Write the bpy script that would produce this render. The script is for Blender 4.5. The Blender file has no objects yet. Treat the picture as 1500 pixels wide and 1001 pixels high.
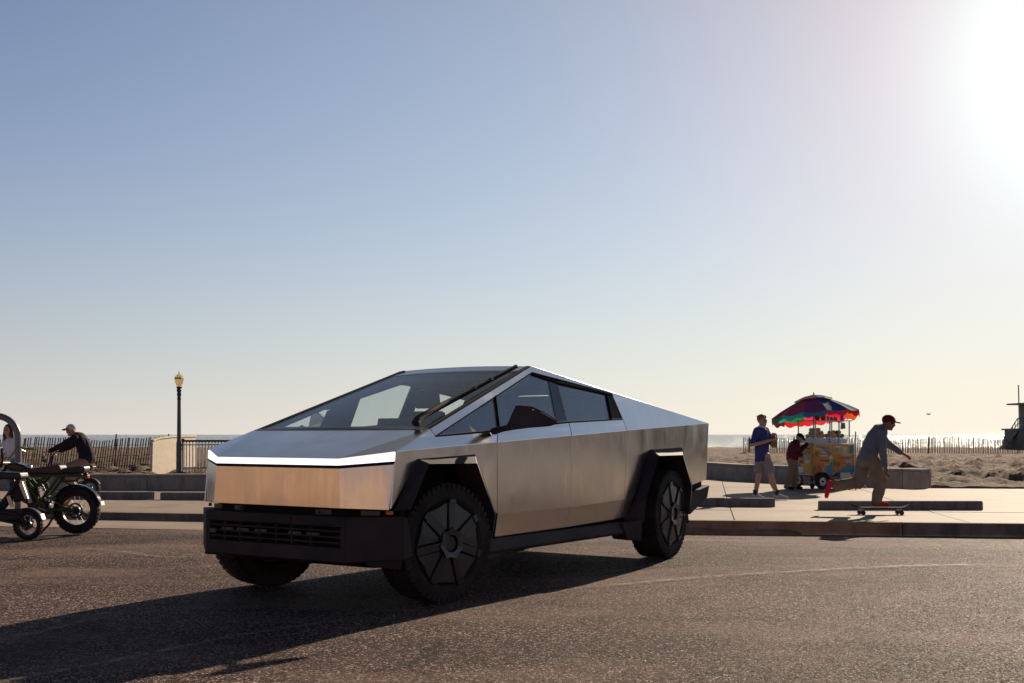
import bpy, bmesh, math, random
import numpy as np
from mathutils import Vector, Matrix, noise as mnoise

random.seed(7)
R = math.radians
scene = bpy.context.scene
COL = scene.collection

# ------------------------------------------------------------------ camera, sky, sun, exposure
cam_d = bpy.data.cameras.new('camera')
cam = bpy.data.objects.new('camera', cam_d)
COL.objects.link(cam)
cam.location = (0, 0, 1.2152)
cam.rotation_euler = (R(90), 0, 0)
cam_d.sensor_width = 36
cam_d.lens = 1695.8 / 1500 * 36
cam_d.shift_y = (636.3 - 500.5) / 1500
cam_d.clip_start = 0.05
cam_d.clip_end = 20000
scene.camera = cam

SUN_EL, SUN_AZ = 22.5, 27.5            # azimuth measured from +Y towards +X
world = bpy.data.worlds.new('World')
scene.world = world
world.use_nodes = True
wn = world.node_tree
wn.nodes.clear()
w_out = wn.nodes.new('ShaderNodeOutputWorld')
w_bg = wn.nodes.new('ShaderNodeBackground')
w_sky = wn.nodes.new('ShaderNodeTexSky')
w_sky.sky_type = 'NISHITA'
w_sky.sun_disc = False
w_sky.sun_elevation = R(SUN_EL)
w_sky.sun_rotation = R(SUN_AZ)
w_sky.altitude = 0
w_sky.air_density = 1.0
w_sky.dust_density = 0.1
w_sky.ozone_density = 2.0
SKY_STRENGTH = 0.0706
HAZE_FALL, HAZE_MAX, HAZE_COL = 6.0, 1.0, (7.95, 7.4, 7.1)
GLARE = [(24, 18, 4, (3.15, 2.7, 1.3)), (24, 18, 40, (3.9, 1.6, .2)), (28, 17, 175, (4.4, 7.6, 6.6))]
SKY_TINT = (.25, .535, .83)
w_bg.inputs['Strength'].default_value = SKY_STRENGTH
# glare of the low sun through thin marine haze: a broad and a tight lobe about the sun
w_tc = wn.nodes.new('ShaderNodeTexCoord')
w_nrm = wn.nodes.new('ShaderNodeVectorMath'); w_nrm.operation = 'NORMALIZE'
wn.links.new(w_tc.outputs['Generated'], w_nrm.inputs[0])
def sky_lobe(az, el, power, colour, prev):
    d = (math.cos(R(el)) * math.sin(R(az)), math.cos(R(el)) * math.cos(R(az)), math.sin(R(el)))
    dot = wn.nodes.new('ShaderNodeVectorMath'); dot.operation = 'DOT_PRODUCT'
    dot.inputs[1].default_value = d
    wn.links.new(w_nrm.outputs[0], dot.inputs[0])
    mx = wn.nodes.new('ShaderNodeMath'); mx.operation = 'MAXIMUM'; mx.inputs[1].default_value = 0
    wn.links.new(dot.outputs['Value'], mx.inputs[0])
    pw = wn.nodes.new('ShaderNodeMath'); pw.operation = 'POWER'; pw.inputs[1].default_value = power
    wn.links.new(mx.outputs[0], pw.inputs[0])
    sc = wn.nodes.new('ShaderNodeVectorMath'); sc.operation = 'SCALE'
    sc.inputs[0].default_value = colour
    wn.links.new(pw.outputs[0], sc.inputs['Scale'])
    ad = wn.nodes.new('ShaderNodeVectorMath'); ad.operation = 'ADD'
    wn.links.new(prev, ad.inputs[0]); wn.links.new(sc.outputs[0], ad.inputs[1])
    return ad.outputs[0]
# marine haze: the sky pales to a warm grey towards the horizon, all the way round
w_sep = wn.nodes.new('ShaderNodeSeparateXYZ'); wn.links.new(w_nrm.outputs[0], w_sep.inputs[0])
def wmath(op, a, b=None):
    n = wn.nodes.new('ShaderNodeMath'); n.operation = op
    for i, q in enumerate((a, b)):
        if q is None: continue
        if isinstance(q, (int, float)): n.inputs[i].default_value = q
        else: wn.links.new(q, n.inputs[i])
    return n.outputs[0]
w_z = wmath('MAXIMUM', w_sep.outputs['Z'], 0.0)
# the haze glows towards the sun and is dimmer away from it
w_fwd = wn.nodes.new('ShaderNodeVectorMath'); w_fwd.operation = 'DOT_PRODUCT'
w_fwd.inputs[1].default_value = (math.sin(R(SUN_AZ)), math.cos(R(SUN_AZ)), 0)
wn.links.new(w_nrm.outputs[0], w_fwd.inputs[0])
w_lit = wmath('ADD', wmath('MULTIPLY', w_fwd.outputs['Value'], .27), .76)
w_hc = wn.nodes.new('ShaderNodeVectorMath'); w_hc.operation = 'SCALE'
w_hc.inputs[0].default_value = HAZE_COL
wn.links.new(w_lit, w_hc.inputs['Scale'])
w_haze = wmath('MULTIPLY', wmath('EXPONENT', wmath('MULTIPLY', w_z, -HAZE_FALL)), HAZE_MAX)
w_mix = wn.nodes.new('ShaderNodeMix'); w_mix.data_type = 'RGBA'
wn.links.new(w_haze, w_mix.inputs['Factor'])
w_hs = wn.nodes.new('ShaderNodeVectorMath'); w_hs.operation = 'MULTIPLY'; w_hs.inputs[1].default_value = SKY_TINT
wn.links.new(w_sky.outputs['Color'], w_hs.inputs[0])
# clear deep blue overhead: the fall in brightness seen up the frame carries on towards the zenith
w_up = wn.nodes.new('ShaderNodeMapRange'); w_up.interpolation_type = 'SMOOTHSTEP'
for k_, v_ in (('From Min', .31), ('From Max', .60), ('To Min', 1.0), ('To Max', .36)): w_up.inputs[k_].default_value = v_
wn.links.new(w_z, w_up.inputs['Value'])
w_dk = wn.nodes.new('ShaderNodeVectorMath'); w_dk.operation = 'SCALE'
wn.links.new(w_hs.outputs[0], w_dk.inputs[0]); wn.links.new(w_up.outputs['Result'], w_dk.inputs['Scale'])
wn.links.new(w_dk.outputs[0], w_mix.inputs['A'])
wn.links.new(w_hc.outputs[0], w_mix.inputs['B'])
sky_col = w_mix.outputs['Result']
for az_, el_, p_, c_ in GLARE: sky_col = sky_lobe(az_, el_, p_, c_, sky_col)
wn.links.new(sky_col, w_bg.inputs['Color'])
wn.links.new(w_bg.outputs[0], w_out.inputs['Surface'])

sun_d = bpy.data.lights.new('sun', 'SUN')
sun_d.energy = 5.0
sun_d.angle = R(0.6)
sun_d.color = (1.0, 0.83, 0.64)
sun = bpy.data.objects.new('sun', sun_d)
COL.objects.link(sun)
sdir = Vector((math.cos(R(SUN_EL)) * math.sin(R(SUN_AZ)), math.cos(R(SUN_EL)) * math.cos(R(SUN_AZ)), math.sin(R(SUN_EL))))
sun.rotation_euler = sdir.to_track_quat('Z', 'Y').to_euler()
sun.location = sdir * 60

vs = scene.view_settings
vs.view_transform = 'Standard'
vs.look = 'None'
vs.gamma = 1
vs.use_curve_mapping = False
vs.exposure = 0.35
scene.cycles.max_bounces = 8
scene.cycles.transparent_max_bounces = 24
scene.cycles.sample_clamp_indirect = 6
scene.cycles.blur_glossy = 0.3

# ------------------------------------------------------------------ materials
def mat(name, col=(.5, .5, .5), rough=.5, metal=0., spec=.5, emit=None, estr=0., coat=0.):
    m = bpy.data.materials.new(name)
    m.use_nodes = True
    b = m.node_tree.nodes['Principled BSDF']
    b.inputs['Base Color'].default_value = (*col, 1)
    b.inputs['Roughness'].default_value = rough
    b.inputs['Metallic'].default_value = metal
    b.inputs['Specular IOR Level'].default_value = spec
    b.inputs['Coat Weight'].default_value = coat
    if emit:
        b.inputs['Emission Color'].default_value = (*emit, 1)
        b.inputs['Emission Strength'].default_value = estr
    return m

def N(m, t, **kw):
    n = m.node_tree.nodes.new(t)
    for k, v in kw.items(): setattr(n, k, v)
    return n
def L(m, a, b): m.node_tree.links.new(a, b)
def bsdf(m): return m.node_tree.nodes['Principled BSDF']
def coords(m, scale=(1, 1, 1), kind='Object'):
    tc = N(m, 'ShaderNodeTexCoord'); mp = N(m, 'ShaderNodeMapping')
    mp.inputs['Scale'].default_value = scale
    L(m, tc.outputs[kind], mp.inputs['Vector'])
    return mp.outputs['Vector']
def nz(m, vec, scale, detail=4, rough=.55, dist=0.):
    n = N(m, 'ShaderNodeTexNoise')
    n.inputs['Scale'].default_value = scale; n.inputs['Detail'].default_value = detail
    n.inputs['Roughness'].default_value = rough; n.inputs['Distortion'].default_value = dist
    L(m, vec, n.inputs['Vector'])
    return n.outputs['Fac']
def ramp(m, fac, stops):
    r = N(m, 'ShaderNodeValToRGB')
    e = r.color_ramp.elements
    while len(e) < len(stops): e.new(.5)
    for i, (p, c) in enumerate(stops):
        e[i].position = p
        e[i].color = (*c, 1) if not isinstance(c, (int, float)) else (c, c, c, 1)
    L(m, fac, r.inputs['Fac'])
    return r.outputs['Color']
def mixc(m, fac, a, b, blend='MIX'):
    x = N(m, 'ShaderNodeMix', data_type='RGBA', blend_type=blend)
    def put(v, s):
        if isinstance(v, tuple): s.default_value = (*v, 1)
        elif isinstance(v, (int, float)): s.default_value = v
        else: L(m, v, s)
    put(fac, x.inputs['Factor']); put(a, x.inputs['A']); put(b, x.inputs['B'])
    return x.outputs['Result']
def bump(m, h, strength=.5, dist=.01, prev=None):
    b = N(m, 'ShaderNodeBump')
    b.inputs['Strength'].default_value = strength; b.inputs['Distance'].default_value = dist
    L(m, h, b.inputs['Height'])
    if prev is not None: L(m, prev, b.inputs['Normal'])
    return b.outputs['Normal']

def noisy(name, c1, c2, scale=8, rough=.7, bumps=(40, .3, .004), spec=.4, metal=0.):
    m = mat(name, c1, rough, metal, spec)
    v = coords(m)
    L(m, ramp(m, nz(m, v, scale, 6), [(.35, c1), (.68, c2)]), bsdf(m).inputs['Base Color'])
    if bumps:
        L(m, bump(m, nz(m, v, bumps[0], 5), bumps[1], bumps[2]), bsdf(m).inputs['Normal'])
    return m

M = {}
# asphalt: crushed stone in bitumen, with dusty, sandy patches
m = M['asphalt'] = mat('asphalt', (.06, .055, .05), .9, 0, .09)
v = coords(m)
vor = N(m, 'ShaderNodeTexVoronoi'); vor.inputs['Scale'].default_value = 98; L(m, v, vor.inputs['Vector'])
vor2 = N(m, 'ShaderNodeTexVoronoi'); vor2.inputs['Scale'].default_value = 230; L(m, v, vor2.inputs['Vector'])
stone = N(m, 'ShaderNodeSeparateColor'); L(m, vor.outputs['Color'], stone.inputs[0])
stonec = ramp(m, stone.outputs[0], [(0., (.016, .0105, .0105)), (.48, (.046, .0285, .0245)), (.76, (.140, .088, .071)), (.90, (.30, .20, .165)), (1., (.82, .60, .49))])
patch = ramp(m, nz(m, coords(m, (.35, .6, 1)), .55, 5, .6), [(.35, .62), (.68, 1.4)])
stonec = mixc(m, 1.0, stonec, patch, 'MULTIPLY')
dust = ramp(m, nz(m, coords(m, (.45, .95, 1)), .85, 7, .66), [(.48, 0.), (.64, .62)])
att = N(m, 'ShaderNodeAttribute'); att.attribute_name = 'swept_dust'
dm = N(m, 'ShaderNodeMath', operation='MULTIPLY_ADD'); dm.use_clamp = True
L(m, att.outputs['Fac'], dm.inputs[0]); dm.inputs[1].default_value = .75; L(m, dust, dm.inputs[2]); dust = dm.outputs[0]
grit = ramp(m, stone.outputs[1], [(0., (.10, .061, .047)), (.55, (.22, .143, .110)), (1., (.56, .395, .31))])
vc = N(m, 'ShaderNodeTexVoronoi', feature='DISTANCE_TO_EDGE'); vc.inputs['Scale'].default_value = .33
wv = N(m, 'ShaderNodeVectorMath', operation='MULTIPLY_ADD')
nv = N(m, 'ShaderNodeTexNoise'); nv.inputs['Scale'].default_value = 2.2; nv.inputs['Detail'].default_value = 5; L(m, v, nv.inputs['Vector'])
L(m, nv.outputs['Color'], wv.inputs[0]); wv.inputs[1].default_value = (.55, .55, 0); L(m, v, wv.inputs[2]); L(m, wv.outputs[0], vc.inputs['Vector'])
crack = ramp(m, vc.outputs['Distance'], [(.0, 1.), (.004, .8), (.009, 0.)])
cmask = ramp(m, nz(m, v, .28, 3), [(.50, 0.), (.58, .8)])
cm = N(m, 'ShaderNodeMath', operation='MULTIPLY'); L(m, crack, cm.inputs[0]); L(m, cmask, cm.inputs[1])
oil = ramp(m, nz(m, coords(m, (1, .8, 1)), .62, 4, .5, .5), [(.60, 0.), (.70, .55)])
c_ = mixc(m, oil, mixc(m, dust, stonec, grit), (.022, .017, .016))
L(m, mixc(m, cm.outputs[0], c_, (.014, .011, .010)), bsdf(m).inputs['Base Color'])
hsum = N(m, 'ShaderNodeMath', operation='MULTIPLY_ADD')
L(m, vor2.outputs['Distance'], hsum.inputs[0]); hsum.inputs[1].default_value = .5; L(m, vor.outputs['Distance'], hsum.inputs[2])
inv = N(m, 'ShaderNodeMath', operation='MULTIPLY'); L(m, hsum.outputs[0], inv.inputs[0]); inv.inputs[1].default_value = -1
b1 = bump(m, inv.outputs[0], 1.0, .008)
L(m, bump(m, nz(m, v, 2.2, 5), .4, .04, b1), bsdf(m).inputs['Normal'])
L(m, ramp(m, stone.outputs[2], [(0., .62), (1., 1.)]), bsdf(m).inputs['Roughness'])

M['paint_worn'] = m = mat('worn_road_paint', (.5, .48, .45), .7)
v = coords(m)
tr = N(m, 'ShaderNodeBsdfTransparent'); mx = N(m, 'ShaderNodeMixShader')
wear = ramp(m, nz(m, v, 14, 6, .65), [(.40, 0.), (.66, .6)])
ea = N(m, 'ShaderNodeAttribute'); ea.attribute_name = 'edge_wear'
wm_ = N(m, 'ShaderNodeMath', operation='MULTIPLY'); L(m, wear, wm_.inputs[0]); L(m, ea.outputs['Fac'], wm_.inputs[1]); wear = wm_.outputs[0]
L(m, wear, mx.inputs[0]); L(m, tr.outputs[0], mx.inputs[1]); L(m, bsdf(m).outputs[0], mx.inputs[2])
L(m, mx.outputs[0], m.node_tree.nodes['Material Output'].inputs['Surface'])
bsdf(m).inputs['Base Color'].default_value = (.40, .35, .30, 1)

m = M['concrete'] = mat('promenade_concrete', (.4, .35, .29), .8, 0, .35)
v = coords(m)
c = ramp(m, nz(m, v, .9, 7, .6), [(.3, (.24, .178, .128)), (.7, (.33, .25, .187))])
c = mixc(m, ramp(m, nz(m, v, 26, 4), [(.4, 0.), (.75, .35)]), c, (.20, .155, .12))
c = mixc(m, ramp(m, nz(m, coords(m, (1, .6, 1)), .5, 8, .68), [(.50, 0.), (.62, .8)]), c, (.37, .275, .195))
c = mixc(m, ramp(m, nz(m, v, 3.2, 3, .5), [(.62, 0.), (.70, .45)]), c, (.15, .115, .09))
L(m, c, bsdf(m).inputs['Base Color'])
L(m, bump(m, nz(m, v, 60, 4), .3, .004), bsdf(m).inputs['Normal'])
M['kerb'] = noisy('kerb_concrete', (.12, .088, .07), (.20, .155, .125), 3, .85, (30, .5, .008))
def stained(name, c1, c2, cs, scale, bumps):
    m = noisy(name, c1, c2, scale, .88, bumps)
    b_ = bsdf(m); src = b_.inputs['Base Color'].links[0].from_socket
    v = coords(m, (1.6, 1.6, .35))
    k_ = ramp(m, nz(m, v, 2.4, 7, .7), [(.48, 0.), (.66, .75)])
    sp = ramp(m, nz(m, coords(m), 38, 3, .6), [(.62, 0.), (.72, .6)])
    L(m, mixc(m, sp, mixc(m, k_, src, cs), tuple(x * .55 for x in cs)), b_.inputs['Base Color'])
    L(m, bump(m, nz(m, coords(m), 3.5, 6, .7), .5, .02, b_.inputs['Normal'].links[0].from_socket), b_.inputs['Normal'])
    return m
M['kerb'] = stained('kerb_concrete', (.15, .11, .09), (.26, .20, .165), (.075, .055, .047), 3, (30, .6, .01))
M['kerb_brown'] = stained('dirt_stained_kerb', (.30, .17, .10), (.42, .26, .165), (.16, .085, .05), 3, (24, .8, .014))
M['kerb_dirt'] = noisy('kerb_dirt', (.20, .11, .062), (.32, .20, .12), 5, .95, (20, .6, .012))
M['wall'] = stained('seat_wall_concrete', (.27, .235, .20), (.37, .32, .275), (.15, .125, .11), 2.2, (35, .4, .006))
M['stop'] = stained('wheel_stop_concrete', (.18, .155, .145), (.26, .225, .21), (.10, .085, .08), 4, (40, .5, .006))
M['cream'] = noisy('cream_render', (.60, .50, .38), (.70, .60, .47), 5, .8, (22, .5, .01))

m = M['sand'] = mat('beach_sand', (.4, .32, .24), .9, 0, .3)
v = coords(m)
c = ramp(m, nz(m, v, .35, 7, .62), [(.3, (.20, .128, .085)), (.7, (.31, .215, .15))])
c = mixc(m, ramp(m, nz(m, v, 7, 5, .7), [(.55, 0.), (.72, .55)]), c, (.10, .07, .05))
L(m, c, bsdf(m).inputs['Base Color'])
L(m, bump(m, nz(m, v, 2.2, 8, .72), 1.0, .55), bsdf(m).inputs['Normal'])

m = M['sea'] = mat('sea_water', (.025, .06, .065), .10, 0, .5)
v = coords(m, (.35, 1, 1))
b1 = bump(m, nz(m, v, .55, 6, .68), 1.0, 1.1)
L(m, bump(m, nz(m, v, .08, 5, .6), .8, 4.0, b1), bsdf(m).inputs['Normal'])
bsdf(m).inputs['IOR'].default_value = 1.33

# brushed stainless steel: faint vertical brushing, gentle oil-canning and handling smears
def steel(name, tint=(.69, .655, .62), r0=.11, r1=.25):
    m = mat(name, tint, .22, 1.0)
    v = coords(m)
    br = nz(m, coords(m, (34, 34, .7)), 1.0, 3)
    sm = nz(m, coords(m, (1, 1, .5)), 4.2, 6, .62, .5)
    add = N(m, 'ShaderNodeMath', operation='MULTIPLY_ADD')
    L(m, br, add.inputs[0]); add.inputs[1].default_value = .5; L(m, sm, add.inputs[2])
    L(m, ramp(m, add.outputs[0], [(.45, r0), (1.0, r1)]), bsdf(m).inputs['Roughness'])
    c = mixc(m, ramp(m, nz(m, coords(m, (1, 1, .55)), 2.0, 4, .55), [(.40, 0.), (.70, .40)]), tint, tuple(x * .80 for x in tint))
    L(m, c, bsdf(m).inputs['Base Color'])
    L(m, bump(m, nz(m, v, .85, 2, .35), .62, .03), bsdf(m).inputs['Normal'])
    bsdf(m).inputs['Anisotropic'].default_value = .4
    return m
M['steel'] = steel('brushed_stainless_steel')
M['black_trim'] = noisy('black_textured_plastic', (.034, .027, .029), (.062, .050, .050), 2.6, .68, (300, .2, .001), .22)
M['black'] = mat('matte_black', (.008, .008, .009), .8, 0, .2)
M['gloss_black'] = mat('gloss_black', (.008, .008, .01), .12, 0, .5)
M['tyre'] = noisy('tyre_rubber', (.015, .014, .014), (.046, .037, .031), 5, .82, (90, .3, .002), .3)
M['cover'] = mat('wheel_cover_plastic', (.022, .023, .026), .34, 0, .5)
M['cover_panel'] = mat('wheel_cover_panel', (.038, .04, .044), .30, 0, .5)
M['interior'] = mat('dark_interior', (.012, .011, .013), .75, 0, .3)
M['seat_cloth'] = mat('seat_leatherette', (.018, .017, .02), .6, 0, .4)
M['light'] = mat('light_strip', (.9, .9, .9), .4, 0, .5, (1, .95, .985), 1.0)
M['amber'] = mat('amber_lens', (.75, .16, .02), .25, 0, .5)
M['red_lens'] = mat('red_lens', (.55, .02, .02), .25, 0, .5)
M['lamp_glass'] = mat('smoked_lamp_glass', (.09, .09, .09), .2, 0, .5)
M['chrome'] = mat('bright_metal', (.75, .74, .72), .18, 1)
M['grey_metal'] = mat('grey_metal', (.34, .34, .35), .42, 1)
M['gun_metal'] = mat('gun_metal', (.085, .085, .09), .36, .9)
M['dark_metal'] = mat('dark_painted_metal', (.03, .03, .033), .45, .3)

def glass(name, tint, ior=1.45):
    m = bpy.data.materials.new(name); m.use_nodes = True
    nt = m.node_tree; nt.nodes.clear()
    o = nt.nodes.new('ShaderNodeOutputMaterial'); mx = nt.nodes.new('ShaderNodeMixShader')
    t = nt.nodes.new('ShaderNodeBsdfTransparent'); g = nt.nodes.new('ShaderNodeBsdfGlossy')
    t.inputs[0].default_value = (*tint, 1); g.inputs['Roughness'].default_value = .02
    # Schlick reflectance of a pane (two faces), the same from either side
    f0 = ((ior - 1) / (ior + 1)) ** 2
    lw = nt.nodes.new('ShaderNodeLayerWeight'); lw.inputs['Blend'].default_value = .5
    pw = nt.nodes.new('ShaderNodeMath'); pw.operation = 'POWER'; pw.inputs[1].default_value = 5
    f = nt.nodes.new('ShaderNodeMath'); f.operation = 'MULTIPLY_ADD'; f.inputs[1].default_value = (1 - f0) * .55; f.inputs[2].default_value = f0 * .55       # half for each face of the pane
    nt.links.new(lw.outputs['Facing'], pw.inputs[0]); nt.links.new(pw.outputs[0], f.inputs[0])
    nt.links.new(f.outputs[0], mx.inputs[0]); nt.links.new(t.outputs[0], mx.inputs[1]); nt.links.new(g.outputs[0], mx.inputs[2])
    nt.links.new(mx.outputs[0], o.inputs['Surface'])
    return m
M['windshield'] = glass('windshield_glass', (.965, .995, .99), 1.7)
M['side_glass'] = glass('side_window_glass', (.95, .99, .985), 3.0)
M['case_glass'] = glass('display_glass', (.97, .985, .98), 1.35)

# ------------------------------------------------------------------ mesh helpers
class MB:
    """collects shapes and links them as one mesh object"""
    def __init__(self): self.v, self.f, self.m = [], [], []
    def add(self, vs_, fs_, mi=0):
        o = len(self.v)
        self.v += [tuple(p) for p in vs_]
        self.f += [tuple(i + o for i in f) for f in fs_]
        self.m += [mi] * len(fs_)
        return self
    def box(self, c, s, mi=0, rot=None, taper=1.0):
        x, y, z = (k / 2 for k in s)
        P = [(-x, -y, -z), (x, -y, -z), (x, y, -z), (-x, y, -z), (-x * taper, -y * taper, z), (x * taper, -y * taper, z), (x * taper, y * taper, z), (-x * taper, y * taper, z)]
        P = [Vector(p) for p in P]
        if rot is not None: P = [rot @ p for p in P]
        P = [p + Vector(c) for p in P]
        return self.add(P, [(3, 2, 1, 0), (4, 5, 6, 7), (0, 1, 5, 4), (1, 2, 6, 5), (2, 3, 7, 6), (3, 0, 4, 7)], mi)
    def hexa(self, P, mi=0):
        """eight corners: bottom ring then top ring, same order"""
        return self.add(P, [(3, 2, 1, 0), (4, 5, 6, 7), (0, 1, 5, 4), (1, 2, 6, 5), (2, 3, 7, 6), (3, 0, 4, 7)], mi)
    def prism(self, poly, vec, mi=0):
        n = len(poly); a = [Vector(p) for p in poly]; b = [p + Vector(vec) for p in a]
        fs = [tuple(range(n - 1, -1, -1)), tuple(range(n, 2 * n))] + [(i, (i + 1) % n, n + (i + 1) % n, n + i) for i in range(n)]
        return self.add(a + b, fs, mi)
    def tube(self, path, r, n=8, mi=0, closed=False, cap=True):
        path = [Vector(p) for p in path]; k = len(path)
        rs = r if isinstance(r, (list, tuple)) else [r] * k
        up = None; vs_ = []
        for i, p in enumerate(path):
            if closed: d = path[(i + 1) % k] - path[i - 1]
            else: d = path[min(i + 1, k - 1)] - path[max(i - 1, 0)]
            d.normalize()
            if up is None:
                up = d.orthogonal().normalized()
            up = (up - d * up.dot(d))
            if up.length < 1e-6: up = d.orthogonal()
            up.normalize(); s = d.cross(up)
            for j in range(n):
                a = 2 * math.pi * j / n
                vs_.append(p + (up * math.cos(a) + s * math.sin(a)) * rs[i])
        fs = []
        for i in range(k if closed else k - 1):
            i2 = (i + 1) % k
            for j in range(n):
                j2 = (j + 1) % n
                fs.append((i * n + j, i * n + j2, i2 * n + j2, i2 * n + j))
        if cap and not closed:
            fs.append(tuple(range(n - 1, -1, -1))); fs.append(tuple((k - 1) * n + j for j in range(n)))
        return self.add(vs_, fs, mi)
    def lathe(self, prof, c=(0, 0, 0), axis='Z', n=24, mi=0, a0=0., a1=2 * math.pi):
        full = abs(a1 - a0 - 2 * math.pi) < 1e-6
        k = len(prof); vs_ = []; steps = n if full else n + 1
        for i in range(steps):
            a = a0 + (a1 - a0) * i / n
            for r_, h_ in prof:
                p = {'Z': (r_ * math.cos(a), r_ * math.sin(a), h_), 'Y': (r_ * math.cos(a), h_, r_ * math.sin(a)), 'X': (h_, r_ * math.cos(a), r_ * math.sin(a))}[axis]
                vs_.append((p[0] + c[0], p[1] + c[1], p[2] + c[2]))
        fs = []
        for i in range(n):
            i2 = (i + 1) % steps
            for j in range(k - 1):
                fs.append((i * k + j, i2 * k + j, i2 * k + j + 1, i * k + j + 1))
        return self.add(vs_, fs, mi)
    def ball(self, c, r, nu=12, nv=8, mi=0, rot=None):
        rx, ry, rz = r if isinstance(r, (tuple, list)) else (r, r, r)
        vs_ = [Vector((0, 0, rz))]
        for i in range(1, nv):
            t = math.pi * i / nv
            for j in range(nu):
                a = 2 * math.pi * j / nu
                vs_.append(Vector((rx * math.sin(t) * math.cos(a), ry * math.sin(t) * math.sin(a), rz * math.cos(t))))
        vs_.append(Vector((0, 0, -rz)))
        if rot is not None: vs_ = [rot @ p for p in vs_]
        vs_ = [p + Vector(c) for p in vs_]
        fs = [(0, 1 + j, 1 + (j + 1) % nu) for j in range(nu)]
        for i in range(nv - 2):
            for j in range(nu):
                a, b = 1 + i * nu + j, 1 + i * nu + (j + 1) % nu
                fs.append((a, a + nu, b + nu, b))
        last = len(vs_) - 1; o = 1 + (nv - 2) * nu
        fs += [(last, o + (j + 1) % nu, o + j) for j in range(nu)]
        return self.add(vs_, fs, mi)
    def mesh(self, name, mats, smooth=None):
        me = bpy.data.meshes.new(name)
        me.from_pydata(self.v, [], self.f)
        for x in (mats if isinstance(mats, (list, tuple)) else [mats]): me.materials.append(x)
        me.polygons.foreach_set('material_index', self.m)
        bm = bmesh.new(); bm.from_mesh(me)
        bmesh.ops.recalc_face_normals(bm, faces=bm.faces[:]); bm.to_mesh(me); bm.free()
        if smooth:
            me.polygons.foreach_set('use_smooth', [True] * len(me.polygons))
            me.set_sharp_from_angle(angle=R(smooth))
        return me
    def build(self, name, mats, parent=None, smooth=None, bevel=None):
        o = bpy.data.objects.new(name, self.mesh(name, mats, smooth))
        COL.objects.link(o)
        if parent is not None: o.parent = parent
        if bevel:
            bv = o.modifiers.new('edge', 'BEVEL'); bv.width = bevel; bv.segments = 2; bv.limit_method = 'ANGLE'; bv.angle_limit = R(25)
        return o

def empty(name, loc=(0, 0, 0), rz=0.):
    o = bpy.data.objects.new(name, None); COL.objects.link(o)
    o.empty_display_size = .2
    o.location = loc; o.rotation_euler = (0, 0, rz)
    return o
def tag(o, label=None, cat=None, group=None, kind=None):
    if label: o['label'] = label
    if cat: o['category'] = cat
    if group: o['group'] = group
    if kind: o['kind'] = kind
    return o
def copy_tree(o, parent=None):
    c = o.copy(); COL.objects.link(c)
    if parent is not None: c.parent = parent
    for ch in o.children: copy_tree(ch, c)
    return c
def rotz(a): return Matrix.Rotation(a, 3, 'Z')

def panel(name, polys, thick, gap, mats, parent, centre, bevel=.004):
    """sheet panel with real thickness, trimmed back by 'gap' along its border"""
    bm = bmesh.new(); cache = {}
    def vert(p):
        k = tuple(round(x, 4) for x in p)
        if k not in cache: cache[k] = bm.verts.new(p)
        return cache[k]
    for poly in polys: bm.faces.new([vert(p) for p in poly])
    bmesh.ops.dissolve_degenerate(bm, dist=1e-5, edges=bm.edges[:])
    bmesh.ops.recalc_face_normals(bm, faces=bm.faces[:])
    bm.normal_update()
    f0 = max(bm.faces, key=lambda f: f.calc_area())
    if f0.normal.dot(f0.calc_center_median() - Vector(centre)) < 0:
        bmesh.ops.reverse_faces(bm, faces=bm.faces[:])
    if gap:
        r_ = bmesh.ops.inset_region(bm, faces=bm.faces[:], thickness=gap, use_boundary=True, use_even_offset=True)
        bmesh.ops.delete(bm, geom=r_['faces'], context='FACES')
    bm.normal_update()
    faces = bm.faces[:]; verts = bm.verts[:]
    inner = {v_: bm.verts.new(v_.co - v_.normal * thick) for v_ in verts}
    edges = [e for e in bm.edges if len(e.link_faces) == 1]
    loops = []
    for e in edges:
        f = e.link_faces[0]
        for lp in f.loops:
            if lp.edge == e: loops.append((lp.vert, lp.link_loop_next.vert))
    for f in faces:
        g = bm.faces.new([inner[v_] for v_ in reversed(f.verts)]); g.material_index = 1
    for a, b in loops:
        bm.faces.new([b, a, inner[a], inner[b]])
    me = bpy.data.meshes.new(name); bm.to_mesh(me); bm.free()
    for x in mats: me.materials.append(x)
    o = bpy.data.objects.new(name, me); COL.objects.link(o); o.parent = parent
    if bevel:
        bv = o.modifiers.new('edge', 'BEVEL'); bv.width = bevel; bv.segments = 2; bv.limit_method = 'ANGLE'; bv.angle_limit = R(8)
    return o

# ------------------------------------------------------------------ ground
KX = [-90, -14, -6.05, -1.5, 2.82, 7.04, 14, 90]
KY = [38.4, 20.1, 18.15, 17.2, 16.52, 15.92, 15.0, 5]
def kerb_y(x): return float(np.interp(x, KX, KY))
def smooth01(t):
    t = max(0., min(1., t)); return t * t * (3 - 2 * t)
def dip(x): return float(np.interp(x, [-4, 0], [.150, .20]))
def asphalt_z(x, y): return -dip(x) * smooth01(1 - (kerb_y(x) - y) / 4.4)
def walk_z(t): return -.02 - .08 * max(0., min(1., t / 6.))

xs = np.concatenate([np.linspace(-80, -16, 17)[:-1], np.linspace(-16, 16, 65), np.linspace(16, 80, 17)[1:]])
ts = np.concatenate([[120, 80, 50, 30, 20, 14], np.linspace(10, 0, 41)])
g = MB(); vs_, fs_ = [], []
for x in xs:
    for t in ts:
        y = kerb_y(x) - t
        vs_.append((x, y, asphalt_z(x, y) + .012 * (mnoise.noise(Vector((x * .35, y * .35, 3))) if t > 0 else 0)))
nt_ = len(ts)
for i in range(len(xs) - 1):
    for j in range(nt_ - 1):
        fs_.append((i * nt_ + j, (i + 1) * nt_ + j, (i + 1) * nt_ + j + 1, i * nt_ + j + 1))
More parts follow.
